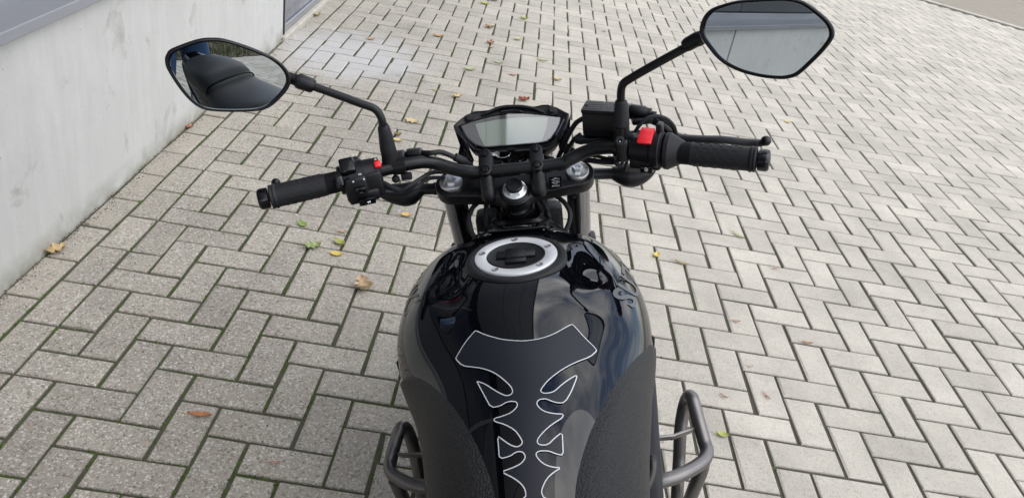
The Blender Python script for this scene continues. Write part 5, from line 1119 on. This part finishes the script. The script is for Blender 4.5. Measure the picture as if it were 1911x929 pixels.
J = [((px0, py0 - .04, .97), .13, .10), ((px0 + .01, py0 - .02, 1.12), .13, .09), ((px0 + .02, py0, 1.32), .15, .10), ((px0 + .03, py0 + .01, 1.46), .085, .07), ((px0 + .03, py0 + .02, 1.54), .052, .052),
     ((px0 - .15, py0, 1.42), .062), (tuple(hl * .45 + V((px0 - .17, py0, 1.2)) * .55), .045), (tuple(hl - V((.02, .06, .03))), .030),
     ((px0 + .21, py0, 1.42), .062), (tuple(hr * .45 + V((px0 + .25, py0, 1.2)) * .55), .045), (tuple(hr - V((-.02, .06, .03))), .030),
     ((px0 - .10, py0 - .03, .90), .095), ((px0 - .13, py0 + .03, .50), .062), ((px0 - .14, py0 - .05, .09), .042), ((px0 - .15, py0 + .08, .04), .038),
     ((px0 + .10, py0 - .04, .90), .095), ((px0 + .14, py0 + .02, .50), .062), ((px0 + .16, py0 - .08, .09), .042), ((px0 + .17, py0 + .05, .04), .038)]
E_ = [(0, 1), (1, 2), (2, 3), (3, 4), (3, 5), (5, 6), (6, 7), (3, 8), (8, 9), (9, 10), (0, 11), (11, 12), (12, 13), (13, 14), (0, 15), (15, 16), (16, 17), (17, 18)]
Jb = [(j[0],) + tuple(r_ - .03 for r_ in j[1:]) if i_ < 4 else ((j[0], j[1] - .02) if i_ in (5, 8) else j) for i_, j in enumerate(J)]; Eb = list(E_)
for wi, hh, sg in ((7, hl, 1), (10, hr, -1)):
    pi_ = len(Jb); Jb.append((tuple(hh + V((0, -.012, -.005))), .026, .016)); Eb.append((wi, pi_))
    for k_ in range(4):
        b0 = len(Jb); o1 = hh + dn_ * (-.028 + k_ * .019) ; Jb.append((tuple(o1 - fw * .004), .0085)); Jb.append((tuple(o1 + rt_ * sg * .006 - fw * .016), .008)); Jb.append((tuple(o1 + rt_ * sg * .026 - fw * .020), .0072))
        Eb += [(pi_, b0), (b0, b0 + 1), (b0 + 1, b0 + 2)]
    b0 = len(Jb); Jb.append((tuple(hh + dn_ * .044 - fw * .012), .010)); Jb.append((tuple(hh + dn_ * .036 + rt_ * sg * .030 - fw * .022), .0085)); Eb += [(pi_, b0), (b0, b0 + 1)]
body = skin('body', Jb, Eb, 'skin', pr)
J2 = list(J); J.append(((px0, py0 - .045, .84), .135, .10)); J.append(((px0, py0 - .04, .94), .10, .08))
cl = lambda idx, add: [(J[i][0], J[i][1] + add, (J[i][2] if len(J[i]) > 2 else J[i][1]) + add) for i in idx]
skin('jeans', cl([20, 11, 12, 13, 15, 16, 17], .016), [(0, 1), (1, 2), (2, 3), (0, 4), (4, 5), (5, 6)], 'jeans', pr)
skin('jacket', cl([19, 0, 1, 2, 3, 5, 6, 7, 8, 9, 10], .024), [(0, 1), (1, 2), (2, 3), (3, 4), (4, 5), (5, 6), (6, 7), (4, 8), (8, 9), (9, 10)], 'jacket', pr)
b_ = MB(); b_.ball(V(J[3][0]) + V((0, -.012, -.035)), .11, (1.75, .95, .85), None, 3); b_.build('jacket_shoulders', 'jacket', pr)
b_ = MB(); b_.sweep([(px0, py0 - .035, 1.0), (px0, py0 - .037, .93), (px0, py0 - .04, .865)], [.150, .163, .168], 28, flat=.72); b_.build('jacket_hem', 'jacket', pr)
for i in (14, 18):
    q = V(J[i][0]); b_ = MB(); b_.sweep(catmull([q + V((0, -.19, .01)), q + V((0, -.12, .025)), q + V((0, 0, .012)), q + V((0, .07, .0))], 5), [.038] * 6 + [.046] * 8 + [.04, .03], 16, flat=.8); b_.build('shoe', 'rubber', pr)
hc = V((px0 + .03, py0 + .035, 1.655)); rh = Matrix.Rotation(math.radians(-22), 3, 'X')
b_ = MB(); b_.ball(hc, .1, (.76, .94, 1.18), rh, 4)
for v_ in b_.bm.verts:
    q = rh.transposed() @ (v_.co - hc)
    if q.y > 0:
        q.y += .022 * math.exp(-((q.x / .014) ** 2 + ((q.z + .018) / .022) ** 2)) - .010 * (math.exp(-(((abs(q.x) - .032) / .014) ** 2 + ((q.z - .010) / .012) ** 2))) + .006 * math.exp(-((q.x / .022) ** 2 + ((q.z + .052) / .008) ** 2))
        if q.z < -.05: q.x *= .90
    v_.co = hc + rh @ q
b_.ball(hc + rh @ V((.077, -.004, -.01)), .028, (.35, .7, 1.1), rh, 2); b_.ball(hc + rh @ V((-.077, -.004, -.01)), .028, (.35, .7, 1.1), rh, 2)
hd = b_.build('head', 'skin', pr)
for s_ in (-1, 1): b_ = MB(); b_.ball(hc + rh @ V((s_ * .032, .078, .010)), .011, (1, .8, .8), rh, 2); b_.build('eye', 'white', hd)
b_ = MB(); b_.ball(hc + rh @ V((0, -.016, .026)), .104, (.82, .96, 1.06), rh, 4); b_.build('hair', 'hair', hd)
b_ = MB(); b_.box(ph - fw * .004, (.158, .075, .0085), Matrix((rt_, dn_, fw)).transposed(), .004, 3); o = b_.build('phone', 'gloss', None); tag(o, 'slim black phone held up sideways in both hands', 'phone')
